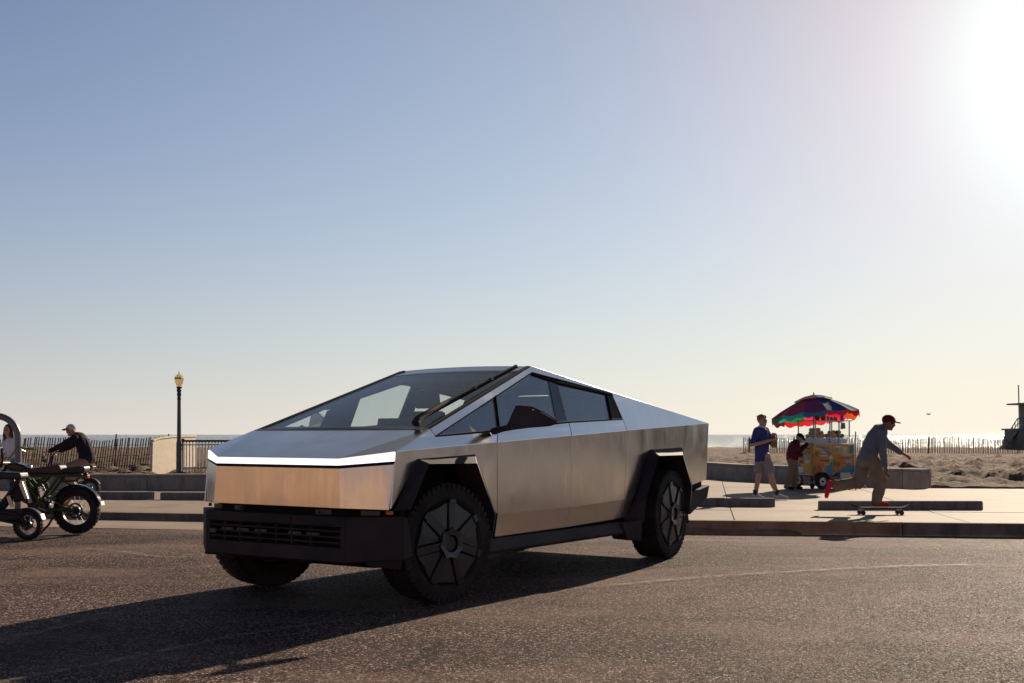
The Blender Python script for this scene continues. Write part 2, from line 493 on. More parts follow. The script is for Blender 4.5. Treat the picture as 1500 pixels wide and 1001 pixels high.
# the lot carries the truck: keep it dead level there
vs_ = [(a, b, c if (kerb_y(a) - b) < 4.4 or abs(a) > 6 or b < 4 else c * .15) for a, b, c in vs_]
g.add(vs_, fs_)
road = g.build('road', M['asphalt'], smooth=60)
at = road.data.attributes.new('swept_dust', 'FLOAT', 'POINT')       # sand blown against the kerb
at.data.foreach_set('value', [math.exp(-(max(0, kerb_y(a) - b - .1)) / .55) * .9 for a, b, c in vs_])
tag(road, 'coarse grey brown asphalt of the beach car park', kind='structure')

# pale concrete apron in front of the kerb on the left
ap = MB(); av = []
axs = np.linspace(-16, -1.2, 60)
for x in axs:
    wdt = 2.35 * smooth01((-1.0 - x) / 1.2) + .12 * mnoise.noise(Vector((x * .8, 2, 1)))
    for t in np.linspace(0, 1, 9): av.append((x, kerb_y(x) - t * wdt, asphalt_z(x, kerb_y(x) - t * wdt) + .021 - .012 * (t > .99)))
ap.add(av, [(i * 9 + j, i * 9 + j + 1, (i + 1) * 9 + j + 1, (i + 1) * 9 + j) for i in range(59) for j in range(8)])
tag(ap.build('pavement_apron', M['concrete']), 'pale concrete apron between asphalt and kerb behind the parked bikes', kind='structure')

# kerb stones
kerb = tag(empty('kerb'), 'weathered concrete kerb between asphalt and promenade', kind='structure')
x = -22.
i = 0
while x < 24:
    x2 = x + 3.05
    a, b = (x + .006, kerb_y(x + .006)), (x2 - .006, kerb_y(x2 - .006))
    w = .17; z0, z1 = -.34, -.018
    MB().hexa([(a[0], a[1], z0), (b[0], b[1], z0), (b[0] + .02, b[1] + w, z0), (a[0] + .02, a[1] + w, z0),
               (a[0] + .004, a[1] + .018, z1), (b[0] + .004, b[1] + .018, z1), (b[0] + .02, b[1] + w, z1), (a[0] + .02, a[1] + w, z1)]).build('kerb_stone', M['kerb_brown' if -.5 < x < 4.6 else 'kerb'], kerb, bevel=.018)
    x = x2; i += 1
# drifted dirt lying against the kerb
d = MB()
for k in range(46):
    x0 = random.uniform(0.8, 4.0) if k < 30 else random.uniform(-10, 12)
    s = random.uniform(.15, .5)
    d.ball((x0, kerb_y(x0) - .02, -.20), (s, random.uniform(.06, .16), random.uniform(.03, .085)), 10, 6)
tag(d.build('dirt', M['kerb_dirt'], smooth=80), 'brown dirt drifted along the foot of the kerb', kind='stuff')

# promenade slabs
prom = tag(empty('promenade'), 'sunlit concrete promenade of large slabs', kind='structure')
def PP(s, t): return (s + .17 * t, kerb_y(s) + .175 + t)
rows = [0, 2.75, 5.6, 8.8, 12.2, 15.8, 19.6]
cols = np.arange(-22.4, 26, 3.2)
for ri in range(len(rows) - 1):
    for s in cols:
        if ri >= 4 and not (-4 < s < 3.5): continue
        if ri >= 3 and s < -12: continue
        s0, s1, t0, t1 = s + .008, s + 3.2 - .008, rows[ri] + .008, rows[ri + 1] - .008
        c_ = [PP(s0, t0), PP(s1, t0), PP(s1, t1), PP(s0, t1)]
        zt = [walk_z(t0), walk_z(t0), walk_z(t1), walk_z(t1)]
        dz = random.uniform(-.004, .004)
        MB().hexa([(p[0], p[1], -.45) for p in c_] + [(p[0], p[1], z_ + dz) for p, z_ in zip(c_, zt)]).build('concrete_slab', M['concrete'], prom)

# beach sand: trampled, mounded near the promenade, smoother far away
WALL_R = [(9.98, 28.3), (7.5, 31.1), (6.4, 32.9), (5.9, 35.0), (5.5, 38.0)]
def in_plaza(x, y):
    if y < 28.75 + max(0, (-x - 4) * .02): return True
    if x < -9 and y < 29: return True
    if -3 < x < 9.6:
        yb = float(np.interp(x, [5.5, 5.9, 6.4, 7.5, 9.98], [38.0, 35.0, 32.9, 31.1, 28.3]))
        return y < yb + .15
    return False
rowsY = 28.3 * 1.0062 ** np.arange(0, 274)
us = np.arange(-.95, 1.1, .0046)
vs_ = []
for y in rowsY:
    amp = .24 * min(1, 45 / y) + .04
    for u in us:
        x = u * y
        base = -.09 - .35 * max(0, (y - 40) / 110)
        h_ = mnoise.fractal(Vector((x * 1.5, y * 1.1, 0)), 1.0, 2.0, 4) * amp * (.25 + .75 * smooth01((y - 28.8) / 3.5))
        h_ += mnoise.noise(Vector((x * .22, y * .22, 7))) * .10 * smooth01((y - 30) / 6)
        rise = .10 * smooth01((y - 28.6) / 3) * (1 - smooth01((y - 40) / 25))
        z_ = base + h_ + rise
        if in_plaza(x, y): z_ = -.6
        if y > 140: z_ -= 2.8 * smooth01((y - 142) / 11) * 1.4
        vs_.append((x, y, z_))
nu_ = len(us); fs_ = []
for i in range(len(rowsY) - 1):
    for j in range(nu_ - 1):
        fs_.append((i * nu_ + j, i * nu_ + j + 1, (i + 1) * nu_ + j + 1, (i + 1) * nu_ + j))
tag(MB().add(vs_, fs_).build('beach', M['sand'], smooth=180), 'trampled tan beach sand between promenade and sea', kind='structure')

MB_ = MB().add([(-9000, 148, -3), (9000, 148, -3), (9000, 12000, -3), (-9000, 12000, -3)], [(0, 1, 2, 3)])
tag(MB_.build('sea', M['sea']), 'calm blue grey sea glittering below the sun', kind='structure')
# ------------------------------------------------------------------ the pickup truck (local frame: x forward, y to its left, origin under the front axle)
truck = tag(empty('pickup_truck', (-1.2568, 8.8262, 0), R(-123.292)), 'angular bare stainless steel pickup truck with a glowing white light bar', 'truck')
CEN = (-2, 0, .9)
STEEL = [M['steel'], M['black']]
def S(s, *pts): return [(p[0], p[1] * s, p[2]) for p in pts]
hc, hk = (.55, .917, 1.10), (.76, .593, 1.051)
wb, pk, tl = (.099, .869, 1.256), (-1.517, .705, 1.789), (-4.716, .902, 1.333)
# the shoulder is one straight crease, the flank below it one plane leaning in a little
def crease(x): k = (hc[0] - x) / (hc[0] - tl[0]); return tuple(hc[i] + (tl[i] - hc[i]) * k for i in range(3))
cr1, cr2, cr3 = crease(-.692), crease(-1.83), crease(-2.847)
FC = .004; FB = (.917 - .902 + .233 * FC) / 5.266; FA = .917 - .55 * FB - 1.1 * FC
def flank(x, z): return (x, FA + FB * x + FC * z, z)
lo1, lo2, lo3 = flank(-.699, .596), flank(-1.819, .595), flank(-2.80, .613)
bt1, bt2, bt3 = (-.695, .884, .420), (-1.765, .884, .422), (-2.74, .884, .438)
tip, apex = (.061, .889, 1.20), (-1.499, .724, 1.733)
rt, rb_ = (-2.769, .788, 1.593), (-2.832, .872, 1.353)
g1, g12 = (-.739, .885, 1.238), (-1.85, .872, 1.316)
qa, qb = (-.85, .791, 1.515), (-.771, .883, 1.246)
b1, b1b, b2, b2b = (-1.731, .742, 1.688), (-1.656, .872, 1.309), (-1.861, .753, 1.664), (-1.833, .871, 1.319)
fr, frb = (-2.667, .793, 1.574), (-2.618, .870, 1.350)
rtail = flank(-4.661, .738)

for s in (1, -1):
    ag = (wb, tip)
    # fender: upper face, side face with the arch cut out of it
    panel('fender', [S(s, hc, cr1, g1, tip, wb), S(s, hc, cr1, lo1, flank(-.66, .62), flank(-.40, 1.05), flank(.29, 1.03), flank(0.598, .70))],
          .012, .003, STEEL, truck, CEN, .0025)
    # door pairs with the glass set into them
    fd = panel('door', [S(s, g1, g12, cr2, cr1), S(s, cr1, cr2, lo2, lo1), S(s, lo1, lo2, bt2, bt1)], .014, .003, STEEL, truck, CEN, .0025)
    rd = panel('door', [S(s, g12, rb_, cr3, cr2), S(s, cr2, cr3, lo3, lo2), S(s, lo2, lo3, bt3, bt2)], .014, .003, STEEL, truck, CEN, .0025)
    fd.name = 'front_door'; rd.name = 'rear_door'
    # pillar, roof rail and the sloping bed side are one panel
    panel('bed_side', [S(s, wb, pk, apex, tip), S(s, pk, tl, rt, apex), S(s, rt, tl, cr3, rb_),
                       S(s, cr3, tl, rtail, flank(-4.30, .69), flank(-4.05, 1.06), flank(-3.34, 1.05), flank(-2.97, .60), lo3),
                       S(s, lo3, flank(-2.97, .60), (-2.90, .884, .438), bt3)], .006, .003, STEEL, truck, CEN, .0015)
    # dark linings behind the rails so that bright steel does not show inside
    def inn(p, d=.03, q=.0): return (p[0], (p[1] - d), p[2] - q)
    lin = MB()
    for a, b in ((wb, pk), (pk, tl)):
        pass
    for quad in ((wb, pk, apex, tip), (pk, (-2.9, .792, 1.592), rt, apex), (rt, (-2.9, .792, 1.592), (-3.2, .89, 1.30), rb_)):
        lin.prism(S(s, *[inn(p, .028) for p in quad]), (0, -s * .03, 0))
    # broad dark trim between quarter window and door window, and along the roof rail
    for quad in (((-.60, .872, 1.25), (-.66, .832, 1.41), (-1.02, .775, 1.575), (-.97, .868, 1.28)),
                 ((-.64, .83, 1.42), (-.64, .822, 1.46), (-1.50, .712, 1.755), (-1.62, .728, 1.69)),
                 ((-1.62, .722, 1.72), (-2.8, .792, 1.60), (-2.8, .815, 1.53), (-1.62, .745, 1.66))):
        lin.prism(S(s, *[inn(p, .022) for p in quad]), (0, -s * .03, 0))
    lin.build('pillar_lining', M['interior'], truck)
    # side glazing
    def inset(p, d=.010): return (p[0], p[1] - d, p[2])
    gl = MB().prism(S(s, *[inset(p) for p in (tip, qa, qb)]), (0, -s * .005, 0)).build('quarter_window', M['side_glass'], truck)
    gl = MB().prism(S(s, *[inset(p) for p in (qb, qa, apex, b1, b1b)]), (0, -s * .005, 0)).build('window', M['side_glass'], fd)
    gl = MB().prism(S(s, *[inset(p) for p in (b2b, b2, fr, frb)]), (0, -s * .005, 0)).build('window', M['side_glass'], rd)
    MB().prism(S(s, *[inset(p, .006) for p in (b1b, b1, b2, b2b)]), (0, -s * .03, 0)).build('door_pillar', M['gloss_black'], fd)
    MB().prism(S(s, *[inset(p, .006) for p in (frb, fr, rt, rb_)]), (0, -s * .03, 0)).build('corner_trim', M['black_trim'], rd)
    # black seals: quarter divider, upper edge, sill
    se = MB()
    def bar(a, b, w, dz=0):
        a = Vector(S(s, inset(a, .004))[0]); b = Vector(S(s, inset(b, .004))[0])
        se.tube([a, b], w, 6)
    bar(qa, qb, .009)
    up = lambda p, k: (p[0], p[1] + .002 * k, p[2] - .016 * k)
    bar(up(apex, 1), up(b1, .4), .014); bar(up(b1, .4), up(b2, .4), .014); bar(up(b2, .4), up(rt, 1), .015)
    bar(tip, qb, .008); bar(qb, b1b, .008); bar(b1b, b2b, .008); bar(b2b, rb_, .008); bar(fr, frb, .008)
    bar(tip, apex, .007)
    se.build('window_seal', M['black'], truck)
    # wheel arch flares: broad chamfer outwards, lip, return to the well
    def flare(body, lip, nm, cap0=True):
        f = MB()
        n = len(body); A = S(s, *body); B = S(s, *lip); C = [(p[0], s * .80, p[2]) for p in lip]; D = [(p[0], s * .86, p[2]) for p in body]
        vs_ = A + B + C + D; fs = []
        for i in range(n - 1):
            fs += [(i, i + 1, n + i + 1, n + i), (n + i, n + i + 1, 2 * n + i + 1, 2 * n + i), (2 * n + i, 2 * n + i + 1, 3 * n + i + 1, 3 * n + i)]
        fs += [(0, n, 2 * n, 3 * n), (n - 1, 2 * n - 1, 3 * n - 1, 4 * n - 1)]
        f.add(vs_, fs); return f.build(nm, M['black_trim'], truck, bevel=.006)
    flare([(.548, .902, .695), (.308, .910, 1.046), (-.40, .912, 1.066), (-.690, .906, .590), (-.60, .905, .305)],
          [(.480, 1.0, .70), (.300, 1.02, 1.009), (-.271, 1.02, 1.001), (-.512, 1.02, .603), (-.422, 1.02, .327)], 'front_arch_flare')
    flare([(-2.86, .85, .40), (-2.965, .904, .56), (-3.336, .908, 1.068), (-4.044, .908, 1.081), (-4.283, .908, .683), (-4.20, .905, .42)],
          [(-2.977, 1.02, .400), (-3.03, 1.02, .631), (-3.293, 1.02, 1.009), (-3.82, 1.02, 1.008), (-4.03, 1.02, .696), (-3.99, 1.015, .42)], 'rear_arch_flare')
    # sill: black rocker under the doors, with the mud flap at its back end
    MB().prism(S(s, (-.56, .80, .315), (-.565, .905, .298), (-.57, .926, .324), (-.60, .893, .412), (-.62, .80, .425)), (-2.42, 0, -.006)).build('rocker', M['black_trim'], truck, bevel=.008)
    MB().prism(S(s, (-2.70, .94, .40), (-2.955, 1.012, .42), (-2.935, 1.012, .224), (-2.80, .94, .245)), (0, -s * .16, 0)).build('mud_flap', M['black_trim'], truck, bevel=.006)
    # dark wheel wells
    for x0, x1 in ((.56, -.66), (-2.93, -4.26)):
        ww = MB().box(((x0 + x1) / 2, s * .79, 1.072), (abs(x1 - x0) - .34, .19, .012))
        ww.hexa(S(s, (x0 - .05, .70, .30), (x0, .70, .30), (x0, .885, .30), (x0 - .05, .885, .30), (x0 - .27, .70, 1.07), (x0 - .22, .70, 1.07), (x0 - .22, .885, 1.07), (x0 - .27, .885, 1.07)))
        ww.hexa(S(s, (x1, .70, .30), (x1 + .05, .70, .30), (x1 + .05, .885, .30), (x1, .885, .30), (x1 + .2, .70, 1.07), (x1 + .25, .70, 1.07), (x1 + .25, .885, 1.07), (x1 + .2, .885, 1.07)))
        ww.build('wheel_well', M['black'], truck)
    # headlight, marker lamp in the slot under the front panel
    MB().prism(S(s, (.735, .36, .662), (.60, .80, .660), (.60, .80, .692), (.735, .36, .696)), (-.03, 0, 0)).build('headlight', [M['lamp_glass']], truck)
    hl = MB()
    for k in range(9):
        t = k / 8; hl.box((.735 - .135 * t + .004, s * (.38 + .36 * t * .6), .678), (.012, .018, .016))
    hl.build('lamp_lens', M['gun_metal'], truck)
    MB().prism(S(s, (.590, .868, .668), (.572, .893, .668), (.572, .893, .692), (.590, .868, .692)), (-.03, 0, 0)).build('turn_signal', M['amber'], truck)
    # mirror: arm and wedge-shaped housing
    mir = MB().tube(S(s, (-.66, .90, 1.238), (-.61, 1.02, 1.256), (-.64, 1.08, 1.27)), [.028, .022, .025], 10).build('mirror', M['black_trim'], truck, smooth=50)
    hs = MB()
    fo = S(s, (-.65, 1.02, 1.250), (-.66, 1.02, 1.284), (-.74, 1.05, 1.437), (-.785, 1.07, 1.440), (-1.01, 1.14, 1.345), (-1.02, 1.15, 1.324), (-1.02, 1.15, 1.292), (-.972, 1.12, 1.270))
    bo = [(p[0] - .09, p[1] + .05 * s, 1.35 + (p[2] - 1.35) * .9) for p in fo]
    hs.add(fo + bo, [tuple(range(8))] + [tuple(range(15, 7, -1))] + [(i, (i + 1) % 8, 8 + (i + 1) % 8, 8 + i) for i in range(8)])
    hs.build('mirror_housing', M['black_trim'], mir, bevel=.012)
    gp = [tuple(Vector(p) * .86 + Vector((sum(q[0] for q in bo) / 8, sum(q[1] for q in bo) / 8, sum(q[2] for q in bo) / 8)) * .14 + Vector((-.006, 0, 0))) for p in bo]
    MB().prism(gp, (-.003, 0, 0)).build('mirror_glass', M['chrome'], mir)

# bonnet
hcR, hkR, wbR, pkR, tlR = S(-1, hc, hk, wb, pk, tl)
lower = lambda p, d: (p[0], p[1], p[2] - d)
panel('hood', [[hk, hkR, wbR, wb], [hc, hk, wb], [hcR, wbR, hkR]], .014, .003, STEEL, truck, CEN, .0025)
# light bar with the thin black line beneath it
lb = [hc, hk, hkR, hcR]
lbh = [.062, .042, .042, .062]
f = MB()
top = [(p[0] + .004, p[1], p[2] - .006) for p in lb]; bot = [(p[0] + .006, p[1], p[2] - .006 - h_) for p, h_ in zip(lb, lbh)]
bk = [(p[0] - .03, p[1] * .995, p[2]) for p in top]; bk2 = [(p[0] - .03, p[1] * .995, p[2]) for p in bot]
f.add(top + bot + bk + bk2, [(i, i + 1, 4 + i + 1, 4 + i) for i in range(3)] + [(i, i + 1, 8 + i + 1, 8 + i) for i in range(3)] + [(4 + i, 5 + i, 13 + i, 12 + i) for i in range(3)] + [(0, 4, 12, 8), (3, 7, 15, 11)])
f.build('light_bar', M['light'], truck)
f = MB()
t2 = [(p[0] + .001, p[1], p[2] - .001) for p in bot]; b2_ = [(p[0] - .002, p[1], p[2] - .016) for p in bot]
for i in range(3):
    a, b, c_, d_ = t2[i], t2[i + 1], b2_[i + 1], b2_[i]
    f.prism([a, b, c_, d_], (-.03, 0, 0))
f.build('light_bar_trim', M['gloss_black'], truck)
# front panel, three facets
ft = [(p[0] - .004, p[1], p[2] - .018) for p in bot]
fk0 = (.772, .616, .709)
n3 = (Vector(ft[1]) - Vector(ft[0])).cross(Vector(fk0) - Vector(ft[0])); yc, zc = .898, .698
xc = ft[0][0] - (n3.y * (yc - ft[0][1]) + n3.z * (zc - ft[0][2])) / n3.x
fb = [(xc, yc, zc), fk0, (.772, -.616, .709), (xc, -yc, zc)]
panel('front_panel', [[ft[i], ft[i + 1], fb[i + 1], fb[i]] for i in range(3)], .014, .002, STEEL, truck, CEN, .0025)
# slot behind the lamps
MB().prism([(.70, .60, .64), (.50, .86, .64), (.50, -.86, .64), (.70, -.60, .64)], (0, 0, .07)).build('lamp_slot', M['black'], truck)
# front bumper: faceted shell with a recessed intake
bp = MB()
tz, bz = .655, .315
cL, kL = (.545, .98), (.792, .675)
def pt(p, z, k=1, dx=0): return (p[0] + dx, p[1] * k, z)
for s in (1, -1):
    # corner facet, its return to the arch and the lower flap
    bp.hexa([pt(cL, .36, s), pt(kL, .345, s), (.62, .62 * s, .345), (.46, .86 * s, .36), pt(cL, tz, s), pt(kL, tz, s), (.62, .62 * s, tz), (.46, .86 * s, tz)])
    bp.hexa([(.540, .955 * s, .293), (.70, .80 * s, .325), (.60, .74 * s, .325), (.46, .86 * s, .29), pt(cL, .358, s), (.705, .765 * s, .352), (.62, .70 * s, .352), (.46, .86 * s, .358)])
    bp.hexa([(.44, .985 * s, .38), pt(cL, .36, s), (.46, .86 * s, .36), (.40, .86 * s, .38), (.50, .985 * s, tz - .01), pt(cL, tz, s), (.46, .86 * s, tz), (.44, .86 * s, tz - .01)])
# centre: strip above, strip below, both sides of the intake
def slab(y0, y1, z0, z1, x0=.792, dep=.10): bp.box((x0 - dep / 2, (y0 + y1) / 2, (z0 + z1) / 2), (dep, y1 - y0, z1 - z0))
slab(-.675, .675, .585, tz); slab(-.675, .675, .345, .445)
slab(.635, .675, .445, .585); slab(-.675, -.635, .445, .585)
bp.hexa([(.60, .78, .300), (.60, -.78, .300), (.40, -.8, .300), (.40, .8, .300), (.77, .675, .343), (.77, -.675, .343), (.40, -.7, .343), (.40, .7, .343)])
bump_o = bp.build('bumper', M['black_trim'], truck, bevel=.007)
gr = MB().box((.717, 0, .515), (.02, 1.27, .14))
gr.build('intake_back', M['black'], bump_o)
for z_ in (.475, .515, .555):
    MB().box((.752, 0, z_), (.05, 1.268, .012)).build('grille_slat', M['black_trim'], bump_o)
for k, y in enumerate((-.42, -.25, .08, .26, .42)):
    MB().box((.765, y * -1 - .05, .528), (.02, .12, .020)).build('intake_fin', M['gun_metal'], bump_o)
for y in (-.50, -.34, -.15, .02, .17, .35):
    MB().box((.762, y, .515), (.03, .012, .13)).build('grille_post', M['black_trim'], bump_o)
MB().box((.794, -.07, .618), (.012, .50, .052)).build('plate_mount', M['black_trim'], bump_o, bevel=.003)
MB().box((.795, -.595, .512), (.012, .06, .03)).build('tow_cover', M['lamp_glass'], bump_o)

# glazing and roof
def lerp(a, b, t): return tuple(a[i] + (b[i] - a[i]) * t for i in range(3))
hd, hdR = lerp(wb, pk, .90), lerp(wbR, pkR, .90)
def off(p, d): return (p[0] - .02 * d, p[1], p[2] - d)
def inw(p, k=.985): return (p[0], p[1] * k, p[2])
ws = [inw(wb), inw(wbR), inw(hdR), inw(hd)]
# laminated windshield, slightly bowed across
wsm = MB(); nn = 12; vs_ = []
for layer in (0, .006):
    for j in range(5):
        t = j / 4
        for i in range(nn + 1):
            u = i / nn
            a = lerp(lerp(ws[0], ws[3], t), lerp(ws[1], ws[2], t), u)
            bow = .018 * (1 - (2 * u - 1) ** 2)
            vs_.append((a[0] + bow * .5, a[1], a[2] - .006 - layer + bow))
fs = []; W_ = nn + 1
for ly in range(2):
    for j in range(4):
        for i in range(nn):
            o_ = ly * 5 * W_ + j * W_ + i
            fs.append((o_, o_ + 1, o_ + W_ + 1, o_ + W_))
wsm.add(vs_, fs).build('windshield', M['windshield'], truck, smooth=40)
rf = MB(); top_l = []
for t, zoff in ((0., 0.), (.55, 0.), (1., 0.)):
    pass
pts = [lerp(hd, pk, 0), pk, lerp(pk, tl, .40)]
vs_ = []
for lay in (0, .03):
    for p in pts:
        for i in range(nn + 1):
            u = i / nn; bow = .018 * (1 - (2 * u - 1) ** 2)
            vs_.append((p[0], p[1] * .985 * (1 - 2 * u), p[2] - .005 - lay + bow))
fs = []
for ly in range(2):
    for j in range(2):
        for i in range(nn):
            o_ = ly * 3 * W_ + j * W_ + i; fs.append((o_, o_ + 1, o_ + W_ + 1, o_ + W_))
rf.add(vs_, fs).build('roof_glass', M['gloss_black'], truck, smooth=30)
q0, q1 = lerp(pk, tl, .405), tl
MB().prism([(q0[0], q0[1] * .97, q0[2] - .02), (q0[0], -q0[1] * .97, q0[2] - .02), (q1[0] + .02, -q1[1] * .97, q1[2] - .02), (q1[0] + .02, q1[1] * .97, q1[2] - .02)], (0, 0, -.03)).build('bed_cover', M['black_trim'], truck)
# cowl and the big single wiper
MB().prism([(.135, .84, 1.247), (.135, -.84, 1.247), (.02, -.83, 1.274), (.02, .83, 1.274)], (0, 0, -.03)).build('cowl', M['black_trim'], truck)
wp = MB()
def onws(p, h): return (p[0] + .33 * h, p[1], p[2] + h)
wa, wbm, wc = onws((.06, .735, 1.292), .03), onws((-.35, .695, 1.424), .035), onws((-1.40, .63, 1.752), .035)
wp.tube([onws((.10, .745, 1.272), .02), wa, lerp(wa, wbm, .5), wbm], [.032, .030, .025, .018], 8)
wp.tube([wbm, lerp(wbm, wc, .4), wc], [.017, .012, .010], 8)
wip = wp.build('wiper', M['black_trim'], truck, smooth=50)
MB().prism([onws((-.12, .70, 1.348), .008), onws((-1.43, .612, 1.764), .008), onws((-1.43, .612, 1.764), .03), onws((-.12, .70, 1.348), .03)], (0, .012, 0)).build('wiper_blade', M['black'], wip)
for t in (.12, .38, .62):
    q = lerp(wbm, wc, t); MB().box(q, (.03, .02, .02)).build('wiper_joint', M['grey_metal'], wip)

# tub: floor pan, firewall and bed; black and shut so no light leaks through
tb = MB()
tb.box((-1.85, 0, .70), (4.9, 1.36, .70))
tb.box((-1.75, 0, .73), (2.0, 1.74, .60))
tb.box((-3.75, 0, 1.13), (1.75, 1.74, .09)); tb.box((-.05, 0, 1.08), (1.0, 1.70, .05))
tb.box((-4.45, 0, .90), (.30, 1.74, .50))
tb.build('underbody', M['black'], truck)
MB().prism([(.07, .80, 1.235), (.07, -.80, 1.235), (-.62, -.80, 1.235), (-.62, .80, 1.235)], (0, 0, -.12)).build('dashboard', M['interior'], truck, bevel=.02)
MB().prism([(-.60, -.22, 1.20), (-.63, -.22, 1.345), (-.63, .22, 1.345), (-.60, .22, 1.20)], (-.02, 0, 0)).build('screen', M['gloss_black'], truck)
sw = MB()
stc = Vector((-.80, .40, 1.20)); n_ = 20
ring = []
for i in range(n_):
    a = 2 * math.pi * i / n_
    ring.append(stc + Vector((.05 * math.sin(a), .18 * math.cos(a), .13 * math.sin(a))))
sw.tube(ring, .016, 8, closed=True); sw.tube([stc + Vector((.05, -.16, 0)), stc + Vector((.02, 0, 0)), stc + Vector((.05, .16, 0))], .02, 6); sw.tube([stc, stc + Vector((.3, 0, -.06))], .035, 8)
sw.build('steering_wheel', M['interior'], truck, smooth=60)
def seat(x, y, nm='seat', w=.52):
    st = MB().hexa([(x + .06, y - w / 2, 1.0), (x + .06, y + w / 2, 1.0), (x - .08, y + w / 2, 1.0), (x - .08, y - w / 2, 1.0),
                    (x - .12, y - w * .40, 1.42), (x - .12, y + w * .40, 1.42), (x - .22, y + w * .40, 1.42), (x - .22, y - w * .40, 1.42)])
    o = st.build(nm, M['seat_cloth'], truck, bevel=.035)
    MB().box((x - .20, y, 1.53), (.09, .27, .17), taper=.85).build('headrest', M['seat_cloth'], o, bevel=.03)
seat(-1.35, .42); seat(-1.35, -.42); seat(-2.35, .46, 'rear_seat', .55); seat(-2.35, -.46, 'rear_seat', .55)
MB().prism([(-1.25, -.10, 1.675), (-1.25, .13, 1.675), (-1.30, .13, 1.60), (-1.30, -.10, 1.60)], (-.03, 0, 0)).build('rear_view_mirror', M['gloss_black'], truck)
MB().prism([(-1.20, .645, 1.655), (-1.52, .66, 1.752), (-2.65, .70, 1.60), (-2.65, -.70, 1.60), (-1.52, -.66, 1.752), (-1.20, -.645, 1.655)], (0, 0, .012)).build('headliner', M['interior'], truck)
MB().prism([(-2.70, .72, 1.05), (-2.70, -.72, 1.05), (-2.72, -.70, 1.565), (-2.72, .70, 1.565)], (-.02, 0, 0)).build('rear_bulkhead', M['interior'], truck)

# tail: gate, light strip and the black rear bumper
MB().prism([(-4.70, .885, 1.315), (-4.70, -.885, 1.315), (-4.655, -.885, .745), (-4.655, .885, .745)], (.03, 0, 0)).build('tailgate', M['steel'], truck, bevel=.004)
MB().prism([(-4.722, .86, 1.305), (-4.722, -.86, 1.305), (-4.718, -.86, 1.275), (-4.718, .86, 1.275)], (.02, 0, 0)).build('tail_light', M['red_lens'], truck)
MB().prism(S(1, (-4.205, .93, .615), (-4.70, .92, .678), (-4.645, .92, .548), (-4.19, .93, .394)), (0, -1.85, 0)).build('rear_bumper', M['black_trim'], truck, bevel=.008)
MB().box((-4.40, 0, .67), (.40, 1.70, .06)).build('bumper_step', M['black_trim'], truck)

